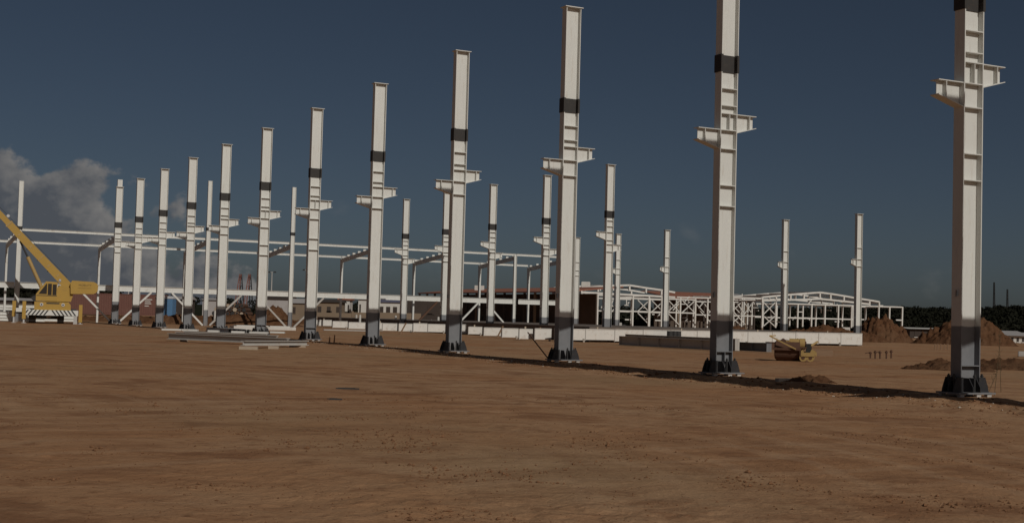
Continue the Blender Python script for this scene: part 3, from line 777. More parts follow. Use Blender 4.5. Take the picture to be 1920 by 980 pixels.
# ------------------------------------------------------------------ yellow mobile crane
def crane():
    c = gp(100, 606.5); r = empty('mobile_crane', (c.x, c.y, 0), math.atan2(-c.x, c.y)); K = c.y/FPX/math.cos(math.atan2(c.x, c.y))
    def X(px): return (px-100)*K
    def Z(py): return (606.5-py)*K
    # carrier
    MB().box(X(60), X(138), .3, 6.5, Z(590), Z(580)).build('chassis', mDark, r)
    bmb = MB().box(X(51), X(141), -.15, .30, Z(592), Z(582.5)).build('bumper', mWhite, r)
    nst = 13
    for i in range(nst):
        s = 1 if i < 6 else -1
        x = X(54 + i*6.6); w = .145; dz = .17*s
        if i == 6: continue
        MB().prism_xz([(x-w/2-dz, Z(592)+.01), (x+w/2-dz, Z(592)+.01), (x+w/2+dz, Z(582.5)-.01), (x-w/2+dz, Z(582.5)-.01)][:], -.158, -.149).build('stripe', mDark, bmb)
    MB().prism_xz([(X(67),Z(583)),(X(128),Z(583)),(X(128),Z(573)),(X(124),Z(568)),(X(67),Z(568))], .0, 1.3).build('engine_deck', mYellow, r)
    MB().box(X(70), X(126), 1.35, 6.3, Z(582), Z(572)).build('carrier_body', mYellow, r)
    MB().box(X(87), X(109), -.02, -.001, Z(571.6), Z(569.4)).build('grille', mDark, r)
    for px in (79, 115):
        l = MB().tube((X(px), -.06, Z(573)), (X(px), .0, Z(573)), .15, 14).build('headlight', mChrome, r)
        MB().tube((X(px), -.075, Z(573)), (X(px), -.061, Z(573)), .07, 10).build('bulb', mDark, l)
    for px in (64, 112):
        for y in (1.0, 4.8):
            w = MB().tube((X(px)-.28, y, .56), (X(px)+.28, y, .56), .56, 22).build('wheel', mRubber, r)
            MB().tube((X(px)-.30, y, .56), (X(px)+.30, y, .56), .27, 14).build('hub', mOchre, w)
    MB().tube((X(64), 1.0, .56), (X(112), 1.0, .56), .14, 8).build('axle', mDark, r)
    MB().tube((X(64), 4.8, .56), (X(112), 4.8, .56), .14, 8).build('axle', mDark, r)
    MB().bar((X(88), 1.0, .56), (X(97), 1.0, Z(592)), .3, .2).build('axle_mount', mGreySteel, r)
    # outriggers
    MB().box(X(37), X(51), -.10, .25, Z(587), Z(580)).build('outrigger_beam', mWhite, r)
    for px, z0, z1, y in ((33.5, 600, 568, .7), (50.5, 604, 568, -.12), (145, 608, 572, .0)):
        j = MB().box(X(px-3), X(px+3), y-.14, y+.14, Z(z0)+.25, Z(z1)).build('outrigger_jack', mYellow, r)
        MB().tube((X(px), y, .02), (X(px), y, Z(z0)+.25), .08, 8).build('ram', mChrome, j)
        MB().tube((X(px), y, -.02), (X(px), y, .06), .24, 12).build('pad', mGreySteel, j)
    MB().box(X(37), X(60), .5, .9, Z(590), Z(584)).build('outrigger_beam', mDark, r)
    MB().prism_xz([(X(133),Z(608)),(X(140),Z(608)),(X(139),Z(592)),(X(134),Z(592))], -.22, -.155).build('mud_flap', mGalv, r)
    # turntable and superstructure
    MB().tube((X(104), 2.0, Z(572)+.02), (X(104), 2.0, Z(568)+.10), 1.0, 20).build('turntable', mDark, r)
    MB().prism_xz([(X(104),Z(567)),(X(128),Z(567)),(X(132),Z(553)),(X(132),Z(548)),(X(122),Z(540)),(X(106),Z(538)),(X(104),Z(545))], .6, 3.0).build('slew_body', mYellow, r)
    # cab
    cb = MB().prism_xz([(X(69),Z(567)),(X(104.5),Z(567)),(X(104.5),Z(533)),(X(85),Z(532)),(X(69),Z(555))], -.1, 1.1).build('cab', mYellow, r)
    for poly in ([(X(73),Z(554.5)),(X(87),Z(554.5)),(X(87),Z(536)),(X(86),Z(536))], [(X(88.5),Z(556)),(X(95),Z(556)),(X(95),Z(536)),(X(88.5),Z(536))], [(X(96.5),Z(556)),(X(103),Z(556)),(X(103),Z(537)),(X(96.5),Z(537))]):
        MB().prism_xz(poly, -.112, -.095).build('window', mGlass, cb)
    MB().bar((X(69.3)-.012, .5, Z(554)), (X(84.6)-.012, .5, Z(533.2)), .95, .02, (1,0,1)).build('windscreen', mGlass, cb)
    MB().box(X(70), X(104), -.125, -.101, Z(557.6), Z(556.6)).build('door_rail', mDark, cb)
    MB().prism_xz([(X(66),Z(568)),(X(70),Z(568)),(X(70),Z(556)),(X(62),Z(560)),(X(62),Z(564))], .0, .8).build('step_box', mDark, cb)
    MB().tube((X(108), -.05, Z(532)), (X(108), .12, Z(529)), .11, 10).build('work_lamp', mChrome, r)
    # counterweight with rounded ends
    cw = [(X(127),Z(553)),(X(166),Z(552)),(X(170),Z(550)),(X(173),Z(546)),(X(173.5),Z(537)),(X(171),Z(533)),(X(166),Z(530.5)),(X(129),Z(529)),(X(126),Z(534))]
    k = MB().prism_xz(cw, .3, 2.9).build('counterweight', mYellow, r)
    add_text('MOBILITY', .26, mOchreDark, k, (X(140), .294, Z(538.5)), (math.pi/2, 0, 0), 'lettering')
    MB().box(X(139), X(162), .294, .299, Z(542.4), Z(541.9)).build('caption_line', mOchreDark, k)
    # boom: outer section, inner section, pulling away up-left
    pv = Vector((X(124), 1.85, Z(541))); dr = Vector((X(0)-X(124), 0, Z(412)-Z(541))).normalized(); nr_ = Vector((-dr.z, 0, dr.x))
    if nr_.z < 0: nr_ = -nr_
    def boomsec(s0, s1, h0, h1, wd, nm, mat, par):
        a = pv+dr*s0; b_ = pv+dr*s1
        v = []
        for p, h in ((a, h0), (b_, h1)):
            for sy, sn in ((-1,-1),(1,-1),(1,1),(-1,1)): v.append(p + Vector((0, sy*wd/2, 0)) + nr_*(sn*h/2))
        return MB().add(v, [(0,1,2,3),(7,6,5,4),(0,4,5,1),(1,5,6,2),(2,6,7,3),(3,7,4,0)]).build(nm, mat, par)
    bo = boomsec(-.35, 7.9, .80, .62, .62, 'boom', mYellow, r)
    boomsec(7.6, 13.5, .50, .46, .48, 'boom_section', mYellow, bo)
    boomsec(13.2, 18.5, .38, .35, .36, 'boom_section', mYellow, bo)
    boomsec(3.6, 3.7, .75, .75, .66, 'boom_collar', mOchre, bo)
    boomsec(7.72, 7.86, .70, .70, .70, 'boom_collar', mOchre, bo)
    hd = boomsec(18.4, 19.1, .75, .6, .5, 'boom_head', mDark, bo)
    MB().tube(pv+dr*19.0+Vector((0,-.3,-.1)), pv+dr*19.0+Vector((0,.3,-.1)), .3, 14).build('sheave', mDark, hd)
    MB().tube(pv+dr*8.4+nr_*.42+Vector((0,-.25,0)), pv+dr*8.4+nr_*.42+Vector((0,.25,0)), .14, 10).build('rope_roller', mChrome, bo)
    MB().tube(pv+dr*.8+nr_*.50, pv+dr*18.5+nr_*.35, .018, 5).build('hoist_rope', mDark, bo)
    for sp_ in (1.4, 2.6, 4.9, 6.4):                       # worn patches of bare plate and clamps on the boom side
        boomsec(sp_, sp_+.16, .30, .30, .66, 'wear_plate', mOchre, bo)
    for k_ in range(5):
        MB().tube(pv+dr*(1.0+1.35*k_)-nr_*.40+Vector((0,-.2,0)), pv+dr*(1.0+1.35*k_)-nr_*.40+Vector((0,.2,0)), .05, 8).build('hose_clip', mDark, bo)
    # luffing ram
    MB().tube((X(79), 1.85, Z(546)), (X(52), 1.85, Z(489)), .17, 12).build('luffing_cylinder', mOchre, r)
    MB().tube((X(52), 1.85, Z(489)), (X(38), 1.85, Z(461)), .085, 10).build('ram_rod', mDark, r)
    MB().box(X(74), X(108), 1.45, 2.3, Z(567), Z(543)).build('ram_mount', mYellow, r)
    tag(r, 'yellow mobile crane with raised boom and striped bumper at the far left', 'crane')
def add_text(txt, size, mat, parent, loc, rot, name, tilt=0):
    cu = bpy.data.curves.new('t', 'FONT'); cu.body = txt; cu.size = size; cu.extrude = .002
    to = bpy.data.objects.new('t', cu); C.objects.link(to)
    bpy.context.view_layer.update()
    me = bpy.data.meshes.new_from_object(to.evaluated_get(bpy.context.evaluated_depsgraph_get()))
    bpy.data.objects.remove(to); me.materials.clear(); me.materials.append(mat)
    o = link(name, me, parent, loc); o.rotation_euler = rot
    return o
crane()

# ------------------------------------------------------------------ small yellow roller
def roller():
    c = gp(1492, 676.5); r = empty('tow_roller', (c.x, c.y, 0), math.atan2(-c.x, c.y)-.1); K = c.length/FPX
    def X(px): return (px-1492)*K
    def Z(py): return (676.5-py)*K
    # drum lying across the view, dark
    d = MB().tube((X(1456), .15, .47), (X(1500), .15, .47), .47, 28).build('drum', mRust, r)
    MB().tube((X(1454), .15, .47), (X(1456), .15, .47), .40, 24).build('drum_end', mRust, d)
    MB().box(X(1453), X(1503), -.45, -.36, Z(657), Z(653)).build('frame', mRust, r)
    MB().box(X(1453), X(1503), .64, .74, Z(657), Z(650)).build('frame', mRust, r)
    MB().prism_xz([(X(1503),Z(667)),(X(1527),Z(667)),(X(1528),Z(657)),(X(1522),Z(654)),(X(1519),Z(660)),(X(1508),Z(660)),(X(1506),Z(655)),(X(1503),Z(657))], -.5, -.40).build('rear_frame', mOchre, r)
    MB().box(X(1503), X(1527), .55, .65, Z(667), Z(659)).build('rear_frame', mOchre, r)
    MB().box(X(1505), X(1526), -.40, .55, Z(665), Z(662)).build('deck', mOchre, r)
    for px in (1507, 1520):
        w = MB().tube((X(px), -.46, .17), (X(px), -.34, .17), .17, 16).build('wheel', mOchre, r)
        MB().tube((X(px), -.475, .17), (X(px), -.461, .17), .08, 10).build('hub', mRust, w)
    # engine and tank
    e = MB().tube((X(1480), .1, Z(644)), (X(1499), .1, Z(644)), .21, 18).build('fuel_tank', mOchre, r)
    MB().tube((X(1499), .1, Z(645)), (X(1508), .1, Z(645)), .25, 18).build('engine', mOchre, r)
    MB().tube((X(1508), .1, Z(645)), (X(1510), .1, Z(645)), .12, 12).build('pulley', mRust, r)
    MB().box(X(1478), X(1512), -.15, .4, Z(653), Z(650.4)).build('engine_bed', mRust, r)
    MB().box(X(1510), X(1519), -.1, .4, Z(661), Z(646)).build('gearbox', mDark, r)
    MB().tube((X(1494), .2, Z(641)), (X(1494), .2, Z(635)), .03, 8).build('exhaust', mRust, r)
    MB().box(X(1474), X(1483), -.1, .3, Z(647), Z(640)).build('air_cleaner', mOchre, r)
    MB().tube((X(1518), .1, Z(648)), (X(1530), .3, Z(640)), .05, 8).build('hose', mOchre, r)
    MB().bar((X(1494), -.5, Z(654.5)), (X(1446), -.5, Z(631.5)), .06, .06).build('tow_bar', mOchre, r)
    MB().bar((X(1446), -.5, Z(631.5)), (X(1457), -.4, Z(631)), .05, .05).build('tow_handle', mOchre, r)
    MB().prism_xz([(X(1455),Z(652)),(X(1476),Z(652)),(X(1474),Z(641)),(X(1466),Z(636)),(X(1458),Z(642))], .4, .8).build('guard', mRust, r)
    tag(r, 'small worn yellow roller with dark drum and raised tow bar', 'roller')
roller()
c = gp(1546, 667); o = MB().prism_xz([(-.46,0),(.44,-.02),(.44,.36),(-.44,.40)], -.02, .02).box(-.44,.44,-.03,.03,.33,.36).build('leaning_board', mTimber, loc=c, rz=-.25); o.rotation_euler = (-.2, 0, -.25)
tag(o, 'weathered board standing just right of the yellow roller', 'board')
# yellow barrels of small machine behind
c = gp(1533, 645); r = empty('small_pump', c)
MB().tube((-.5,0,.25),(.5,0,.30),.2,14).build('body', mOchre, r); MB().box(-.3,.1,-.2,.2,.42,.62).build('motor', mOchre, r)
MB().box(-.5,.5,-.25,.25,-.05,.1).build('skid', mOchre, r); MB().tube((.5,0,.3),(.9,.1,.15),.05,8).build('outlet', mOchre, r)
tag(r, 'small yellow pump standing by the panels behind the roller', 'pump')
# timber crates / dark pit boards behind roller at left
c = gp(1452, 655); o = MB().box(-.45,.45,-.3,.3,0,.45).box(-.5,.5,-.35,.35,.451,.5).build('timber_crate', mRust, loc=c, rz=.2); tag(o, 'dark brown timber crate left behind the yellow roller', 'crate')
# drums on the pad edge
for i, px in enumerate((1255, 1263, 1270)):
    c = atY(px, 600, 100.5+i*.3); o = MB().tube((0,0,0),(0,0,.62),.24,16).tube((0,0,.3),(0,0,.33),.25,16).build('steel_drum', mDark, loc=(c.x, c.y-.6, .35)); tag(o, ['left','middle','right'][i]+' dark drum standing at the gap in the right-hand panels', 'drum', 'dark drums at the panels')
# grey box at right edge
c = gp(1918, 669); r = empty('machine_box', c, -.3); MB().box(-.28,.4,-.3,.3,.06,.36).build('body', mGalv, r); MB().box(-.2,.3,-.31,-.301,.12,.3).build('cover', mGreySteel, r); MB().box(-.3,.42,-.32,.32,0,.055).build('pallet', mTimber, r)
tag(r, 'pale grey box on a pallet at the right picture edge', 'box')

# ------------------------------------------------------------------ container, toilet, huts, pipes
def container(loc, rz, label):
    r = empty('shipping_container', loc, rz); Lc, D, Hh = 12.2, 2.44, 2.6
    pts = [];
    mb = MB().box(0, Lc, .04, D-.04, .15, Hh-.03).build('body', mContainer, r)
    for k in range(44):
        x = .2+k*(Lc-.4)/44
        MB().box(x, x+.14, -.0, .038, .2, Hh-.12).build('corrugation', mContainer, r)
    MB().box(0, Lc, -.02, .06, 0, .148).build('bottom_rail', mContainer, r)
    MB().box(0, Lc, -.02, .06, Hh-.1, Hh).build('top_rail', mContainer, r)
    for x in (0, Lc-.14): MB().box(x, x+.14, -.03, .039, .149, Hh-.101).build('corner_post', mContainer, r)
    for k, (z, w) in enumerate(((1.95,.9),(1.7,.7),(1.45,.8),(1.15,.5))):
        MB().box(9.4, 9.4+w, -.035, -.001, z, z+.10).build('marking', mWhiteWall, r)
    for x in (.3, Lc/2, Lc-.6): MB().box(x, x+.4, .2, D-.2, -.75, -.001).build('support_block', mConc, r)
    tag(r, label, 'container')
pc = onpl(123, 575, pe+U*33, W); container((pc.x, pc.y, .72), ROTW, 'long red brown shipping container behind the crane and end column')
c = atY(317, 590, 150); r = empty('portable_toilet', (c.x, c.y, .62), -.1)
MB().box(-.57,.57,-.57,.57,.1,2.15).build('cabin', mBlue, r); MB().box(-.60,.60,-.60,.60,-.65,.1).build('base', mBlue, r)
MB().prism_xz([(-.62,2.151),(.62,2.151),(.62,2.25),(.4,2.45),(-.4,2.45),(-.62,2.25)], -.62,.62).build('roof', mToiletTop, r)
MB().box(-.42,.42,-.60,-.571,.15,2.0).build('door', mBlue, r)
tag(r, 'blue portable toilet with a white roof', 'toilet')

# pipe stack
c = atY(440, 590, 168); k = 0
for row in range(4):
    for j in range(9-row):
        p = Vector((c.x-2.6+j*.58+row*.29, c.y, .75+row*.5))
        o = MB().tube((0,-1.5,0),(0,1.5,0),.27,12).build('pipe', mRust if (j+row) % 3 else mTimber, loc=p)
        MB().tube((0,-1.52,0),(0,-1.5,0),.20 if (j*row) % 4 else .26,12).build('end_cap', mPaleTimber if (j+2*row) % 4 == 0 else mDark, o)
        tag(o, '%s from the left in the %s layer of the far pipe stack' % (ORD[j], ['bottom','second','third','top'][row]), 'pipe', 'stacked pipes')
for k in (-1.9, 0, 1.9):
    o = MB().box(-.15,.15,-1.4,1.4,0,.40).box(-.2,.2,-1.45,1.45,.401,.475).build('pipe_bearer', mTimber, loc=(c.x+k, c.y, 0)); tag(o, '%s timber bearer under the far pipe stack' % ('left' if k < 0 else 'right' if k > 0 else 'middle'), 'bearer', 'pipe bearers')
def hut(px0, px1, pyt, Y, dep, wall, roof, label, door=True, nwin=2, gable=.5):
    a = atY(px0, pyt, Y); b_ = atY(px1, pyt, Y); ln = (b_-a).length; h = a.z
    r = empty('site_hut', (a.x, a.y, 0), math.atan2(b_.y-a.y, b_.x-a.x))
    MB().box(0, ln, 0, dep, 0, h).build('wall', wall, r)
    MB().prism_yz([(-.3,h+.01),(dep+.3,h+.01),(dep/2,h+.01+gable)], -.3, ln+.3).build('roof', roof, r)
    if door:
        dd = MB().box(ln*.45, ln*.45+.9, -.04, -.001, 0, min(2.0, h*.85)).build('door', mDarkWall, r)
        MB().box(ln*.45+.75, ln*.45+.82, -.08, -.041, 1.0, 1.1).build('handle', mGalv, dd)
    for i in range(nwin):
        x = ln*(.12+.7*i/max(1, nwin-1)) if nwin > 1 else ln*.2
        w = MB().box(x, x+min(1.1, ln*.14), -.04, -.001, h*.45, h*.8).build('window', mDarkWall, r)
        MB().box(x-.05, x+min(1.1, ln*.14)+.05, -.10, -.001, h*.45-.08, h*.45-.001).build('sill', wall, w)
    tag(r, label, 'hut')
hut(590, 640, 566, 215, 5, mTanWall, mDarkWall, 'low tan hut with dark roof right of the sixth front column', True, 3)
hut(636, 656, 562, 222, 4, mWhiteWall, mRedRoof, 'small white hut with red roof left of the fifth front column', True, 2, .9)
hut(672, 692, 561, 218, 4, mWhiteWall, mPaleRoof, 'small pale hut just left of the fifth front column', False, 2)
hut(705, 760, 566, 235, 6, mWhiteWall, pmat('slate_roof', (.12,.12,.17), .6), 'long low white building with slate roof right of the fifth front column', False, 4, 1.3)
hut(500, 545, 560, 240, 6, mPaleRoof, mDarkWall, 'pale wide shed behind the slim column by the seventh front column', False, 0, .7)
hut(545, 582, 568, 225, 5, mTanWall, mPaleRoof, 'low shed with pale roof behind the sixth front column', False, 2, .8)
hut(380, 412, 562, 230, 5, mPaleRoof, mPaleRoof, 'pale far shed between the ninth and eighth front columns', False, 1, .4)
hut(760, 850, 560, 205, 6, mDarkWall, mDarkWall, 'dark open shed behind the fourth front column', True, 3, .5)
hut(300, 352, 560, 215, 5, mDarkWall, mPaleRoof, 'dark low shed behind the blue toilet', True, 2, .5)
hut(-20, 60, 562, 190, 6, mDarkWall, mPaleRoof, 'dark shed behind the crane at the left picture edge', True, 3, .4)
# low boundary wall
for i, (x0, x1) in enumerate(((590, 660), (660, 700), (700, 790))):
    a = atY(x0, 585, 200); b_ = atY(x1, 587, 200); d = b_-a
    o = MB().box(0, d.length-.05, 0, .25, 0, a.z).box(-.05, .25, -.05, .3, 0, a.z+.15).build('boundary_wall', mTanWall, loc=(a.x, a.y, 0), rz=math.atan2(d.y, d.x)); tag(o, ['left','middle','right'][i]+' length of the low tan wall behind the stepped white panels', 'wall', 'lengths of low tan wall')
# stacks of white beams near the crane
for i, (x, y, n) in enumerate(((20, 596, 3), (85, 588, 3), (30, 570, 2))):
    c = atY(x, y, 128+i*6)
    for k in range(n):
        o = MB().ibeam((0,0,0), W*5.5, .3, .2, .03, .02).build('stored_beam', mWhite, loc=(c.x-2.5, c.y, .2+k*.302+(1.0 if i == 2 else 0)))
        tag(o, '%s beam of the white stack %s the crane' % (['lowest','middle','top'][k], ['left of','behind','far behind']
            [i]), 'beam', 'stored white beams near the crane')
    if i == 2:
        o = MB().box(0,5,-.2,.2,0,1.0).box(.2,.5,-.3,.3,-.05,1.02).build('beam_trestle', mDark, loc=(c.x-2.3,c.y,0), rz=ROTW); tag(o, 'dark trestle under the white beams far behind the crane', 'trestle')
# clutter inside lean-to: short posts and drums
for i, px in enumerate((403, 408, 668, 675, 700, 742, 756, 822, 838)):
    c = atY(px, 595, 150+(i%3)*4); o = MB().tube((0,0,0),(0,0,.95),.13,10).tube((0,0,.95),(0,0,1.0),.07,8).build('white_post', mWhiteWall, loc=c*1); o.location.z = .55
    MB().tube((0,0,-.65),(0,0,0),.06,6).build('stem', mDark, o)
    tag(o, '%s from the left of the small pale posts behind the end wall' % ORD[i], 'post', 'small pale posts in the clutter')

# ------------------------------------------------------------------ far steel frames (right)
def far_frame(px_org, Yorg, chord, posts, beams, braces, label, depth=9.0, second=True):
    o0 = Vector(((px_org-960)/FPX*Yorg, Yorg, 0))
    r = empty('unfinished_building', o0, 0)
    def P(px, py): return onpl(px, py, o0, W) - o0
    def bars(lst, w, nm, off=0.0, mat=mWhiteFar):
        for (a, b_) in lst:
            p0 = P(*a); p1 = P(*b_); p0.z = max(p0.z, 0); p1.z = max(p1.z, 0)
            MB().bar(p0+U*off, p1+U*off, w, w).build(nm, mat, r)
    for off in ((0, depth) if second else (0,)):
        bars(chord, .27, 'roof_chord', off)
        bars([((x, y0), (x+.0266*(y0-614), 614)) for x, y0 in posts], .24, 'post', off+.02)
        bars(beams, .20, 'beam', off+.05)
        bars(braces, .13, 'brace', off+.1)
    if second:
        for (a, b_) in chord[::2]:
            p0 = P(*a); MB().bar(p0, p0+U*depth, .2, .2).build('purlin', mWhiteFar, r)
        for x, y0 in posts[::2]:
            p0 = P(x, y0+1); MB().bar(p0, p0+U*depth, .22, .22).build('tie_beam', mWhiteFar, r)
    xs0 = [x for x, _ in posts]
    for k in range(34):
        px = rnd.uniform(min(xs0), max(xs0)); py = rnd.uniform(562, 606); a = P(px, py) + U*rnd.uniform(2, depth+8); a.z = max(a.z, .3)
        d = rnd.choice((Vector((0,0,1)), W, W*.7+Vector((0,0,.7)), U))*rnd.uniform(.4, 1.5)
        MB().bar(a, a+d, .16, .16).build('loose_member', rnd.choice((mWhiteFar, mWhiteFar, mGreySteel)), r)
    tag(r, label, 'building frame'); return r
def zig(pts): return list(zip(pts[:-1], pts[1:]))
top1 = [(1090,539),(1121,537),(1150,535),(1180,534.5),(1211,539.5),(1240,543.5),(1265,548)]
low1 = [(1090,547.5),(1240,555.5),(1265,557)]
far_frame(1090, 205, zig(top1)+zig(low1)+[((x,y),(x,y+9.5)) for x, y in top1[:-1]],
    [(1090,548),(1121,549),(1187,553),(1217,555),(1241,556),(1276,558),(1304,560),(1327,560)],
    [((1161,558),(1241,561)),((1161,582.5),(1242,585)),((1253,560),(1304,562)),((1253,585),(1304,587)),((1228,600),(1241,600.5))],
    [((1094,551),(1119,580)),((1119,553),(1094,578)),((1094,580),(1119,608)),((1119,582),(1094,606)),((1253,562),(1275,585)),((1275,563),(1253,584)),
     ((1253,587),(1275,610)),((1280,563),(1303,586)),((1303,564),(1280,585)),((1140,560),(1150,575)),((1150,562),(1140,590))],
    'white two-storey steel frame with a low gable behind the third row columns')
top2 = [(1429,557),(1455,554.5),(1482,552),(1507,550),(1537,548),(1557,550.5),(1582,554.5),(1607,559),(1630,562.5),(1648,565.5)]
low2 = [(1429,563),(1482,562),(1537,560),(1582,564.5),(1630,570)]
far_frame(1429, 212, zig(top2)+zig(low2)+[((x,y),(x,y+10)) for x, y in top2],
    [(1430,563),(1455,566),(1496,570),(1522,570.5),(1547,571),(1572,572),(1597,572.5),(1613,573),(1648,567),(1668,574),(1692,575)],
    [((1477,569),(1692,575.5)),((1477,595),(1600,598.5)),((1680,599.5),(1692,600)),((1330,556.5),(1429,559))],
    [((1432,566),(1454,590)),((1454,567),(1432,589)),((1432,592),(1454,612)),((1454,592),(1432,611)),((1374,582),(1396,606)),((1384,570),(1394,585))],
    'white steel frame with a wide shallow gable at the right')
far_frame(1340, 230, [((1336,556),(1440,556))], [(1338,560),(1376,560),(1395,560),(1402,568),(1410,568)], [((1336,590),(1430,593)),((1336,565),(1384,566))],
    [((1376,584),(1398,608)),((1340,566),(1358,586)),((1395,566),(1412,590)),((1412,566),(1395,590))], 'jumble of thin white steelwork between the two gabled frames', 6)
# sheds with red roofs
def shed(px0, px1, pye, pyr, Y, dep, label, roof=mRedRoof, posts=8, patch=None, along_u=False):
    a = atY(px0, pye, Y); b_ = onpl(px1, pye, Vector((a.x, a.y, 0)), U) if along_u else atY(px1, pye + .0266*(px1-px0), Y+ (px1-px0)/FPX*Y*.42); ln = (Vector((b_.x,b_.y))-Vector((a.x,a.y))).length
    rz = math.atan2(b_.y-a.y, b_.x-a.x); h = a.z; hr = CAMH + (hz(px0)-pyr)*(Y+dep)/FPX
    r = empty('shed', (a.x, a.y, 0), rz)
    n = max(3, int(ln/5))
    for i in range(n):
        MB().add([(ln*i/n,-.4,h),(ln*(i+1)/n-.04,-.4,h),(ln*(i+1)/n-.04,dep,hr),(ln*i/n,dep,hr),(ln*i/n,-.4,h-.15),(ln*(i+1)/n-.04,-.4,h-.15),(ln*(i+1)/n-.04,dep,hr-.15),(ln*i/n,dep,hr-.15)],
                 [(0,1,2,3),(7,6,5,4),(0,4,5,1),(1,5,6,2),(2,6,7,3),(3,7,4,0)]).build('roof_sheet', mPaleRoof if (patch and i/n > patch) else roof, r)
    MB().box(0, ln, dep*.5, dep*.5+.2, 0, h-.2).build('back_wall', mShedWall, r)
    for i in range(posts+1):
        x = ln*i/posts; MB().box(x-.15, x+.15, -.15, .15, 0, h-.16).build('post', mTanWall if i % 2 else mDarkWall, r)
    tag(r, label, 'shed')
    return r
sd = shed(787, 1066, 549, 540.5, 232, 9, 'long shed with red roof behind the second row columns', posts=16, along_u=True)
shed(1256, 1445, 557, 546, 243, 12, 'shed with red and pale roof behind the second nearest column', posts=12, patch=.72)
def on_roof(px, py, fr):
    q = onpl(px, py, Vector((sd.location.x, sd.location.y, 0)) + W*fr, U); return q
o = MB().box(-.8,.8,-.5,.5,-.5,.3).box(-.2,.15,-.4,.4,.301,.65).build('roof_unit', mWhiteWall, loc=on_roof(899, 538.5, 5.0)); tag(o, 'small white unit on the red shed roof left of a second row column', 'roof unit')
o = MB().box(-.7,.7,-.5,.5,-.5,.75).box(-.6,.6,-.4,.4,.751,.8).build('roof_unit', mWhiteWall, loc=onpl(1098, 537.5, Vector(((1090-960)/FPX*205, 205, 0))+U*4, W)); tag(o, 'small white box above the left end of the far gabled frame', 'roof unit')
# clutter of pale goods inside the frames
cpx = sorted([rnd.uniform(1125, 1320) for _ in range(7)]+[rnd.uniform(1335, 1425) for _ in range(4)]+[rnd.uniform(1440, 1600) for _ in range(5)])
for i, px in enumerate(cpx):
    c = atY(px, 600, rnd.uniform(178, 198)); h = rnd.uniform(.5, 1.6); w = rnd.uniform(.3, 1.1)
    o = MB().box(-w/2, w/2, -.3, .3, 0, h).box(-w/2-.08, w/2+.08, -.35, .35, h*.55, h*.62).build('stored_crate', rnd.choice((mWhiteWall, mTanWall, mDark, mRust, mGalv)), loc=(c.x, c.y, 0), rz=rnd.uniform(-.4, .4))
    tag(o, '%s from the left of the small crates among the far white steelwork' % ORD[i], 'crate', 'crates among the far steelwork')
# low white houses at right
def house(px0, px1, pyt, pyb, Y, label, wins=6, roof=mPaleRoof, eaves=.5, wall=None):
    a = atY(px0, pyt, Y); b_ = atY(px1, pyt+.0266*(px1-px0), Y); lo = atY(px0, pyb, Y).z; ln = b_.x-a.x
    r = empty('low_house', (a.x, a.y, 0))
    MB().box(0, ln, 0, 7, -1, a.z).build('wall', wall or mWhiteWall, r)
    MB().prism_yz([(-.6,a.z+.01),(7.6,a.z+.01),(3.5,a.z+eaves)], -.5, ln+.5).build('roof', roof, r)
    for i in range(wins):
        x = ln*(i+.3)/wins; w = MB().box(x, x+ln/wins*.4, -.05, -.001, a.z*.15, a.z*.75).build('window', mDarkWall, r)
        MB().box(x-.05, x+ln/wins*.4+.05, -.12, -.001, a.z*.15-.12, a.z*.15-.001).build('sill', mWhiteWall, w)
    tag(r, label, 'house')
house(1893, 1985, 629, 641, 190, 'low white house with windows at the right picture edge', 9)
house(1872, 1916, 624.5, 632, 235, 'pale roofed low house behind the white house at the right edge', 4)
house(1706, 1764, 616, 624, 230, 'low pale roofed building between the two earth heaps', 2, mWhiteWall, .25, mDarkWall)

# ------------------------------------------------------------------ masts, far cranes, lamp poles
def mast(px, pyt, pyb, Y, label, w=.5):
    a = atY(px, pyb, Y); b_ = atY(px, pyt, Y); r = empty('lattice_mast', (a.x, a.y, 0)); H = b_.z
    for sx, sy in ((-1,-1),(1,-1),(0,1)): MB().bar((sx*w, sy*w, 0), (sx*w*.3, sy*w*.3, H), .28, .28).build('leg', mDark, r)
    k = 14
    for i in range(k):
        z0, z1 = H*i/k, H*(i+1)/k; f0, f1 = 1-.7*i/k, 1-.7*(i+1)/k; s = 1 if i % 2 else -1
        MB().bar((-s*w*f0, -w*f0, z0), (s*w*f1, -w*f1, z1), .14, .14).build('lattice', mDark, r)
    tag(r, label, 'mast')
mast(1863, 529, 600, 520, 'taller thin lattice mast on the wooded hill at the right'); mast(1888, 542, 600, 520, 'shorter thin lattice mast on the wooded hill at the right')
mRedLat = pmat('red_lattice', (.22,.09,.07), .7)
for i, (x0, x1) in enumerate(((444, 451), (461, 468))):
    a = atY(x0, 556, 400); b_ = atY(x1, 513.5, 400); r = empty('lattice_boom', (a.x, a.y, 0)); d = b_-a; top = Vector((d.x, 0, b_.z))
    for s in (-1, 1):
        MB().bar((s*.5-.6, 0, 0), top+Vector((s*.25,0,0)), .22, .22).build('chord', mRedLat, r)
        MB().bar((s*.5+1.6, 2, 0), top+Vector((s*.25,.3,0)), .22, .22).build('chord', mDark, r)
    for k in range(12):
        f = k/12; g_ = (k+1)/12; s = 1 if k % 2 else -1
        MB().bar(Vector((-.6,0,0)).lerp(top, f)+Vector((s*.5*(1-f*.5),0,0)), Vector((-.6,0,0)).lerp(top, g_)-Vector((s*.5*(1-g_*.5),0,0)), .12, .12).build('lattice', mRedLat, r)
        MB().bar(Vector((1.6,2,0)).lerp(top, f)+Vector((s*.5*(1-f*.5),0,0)), Vector((1.6,2,0)).lerp(top, g_)-Vector((s*.5*(1-g_*.5),0,0)), .12, .12).build('lattice', mDark, r)
    tag(r, ['left','right'][i]+' of two far lattice crane booms between the eighth and seventh front columns', 'crane boom', 'far lattice booms')
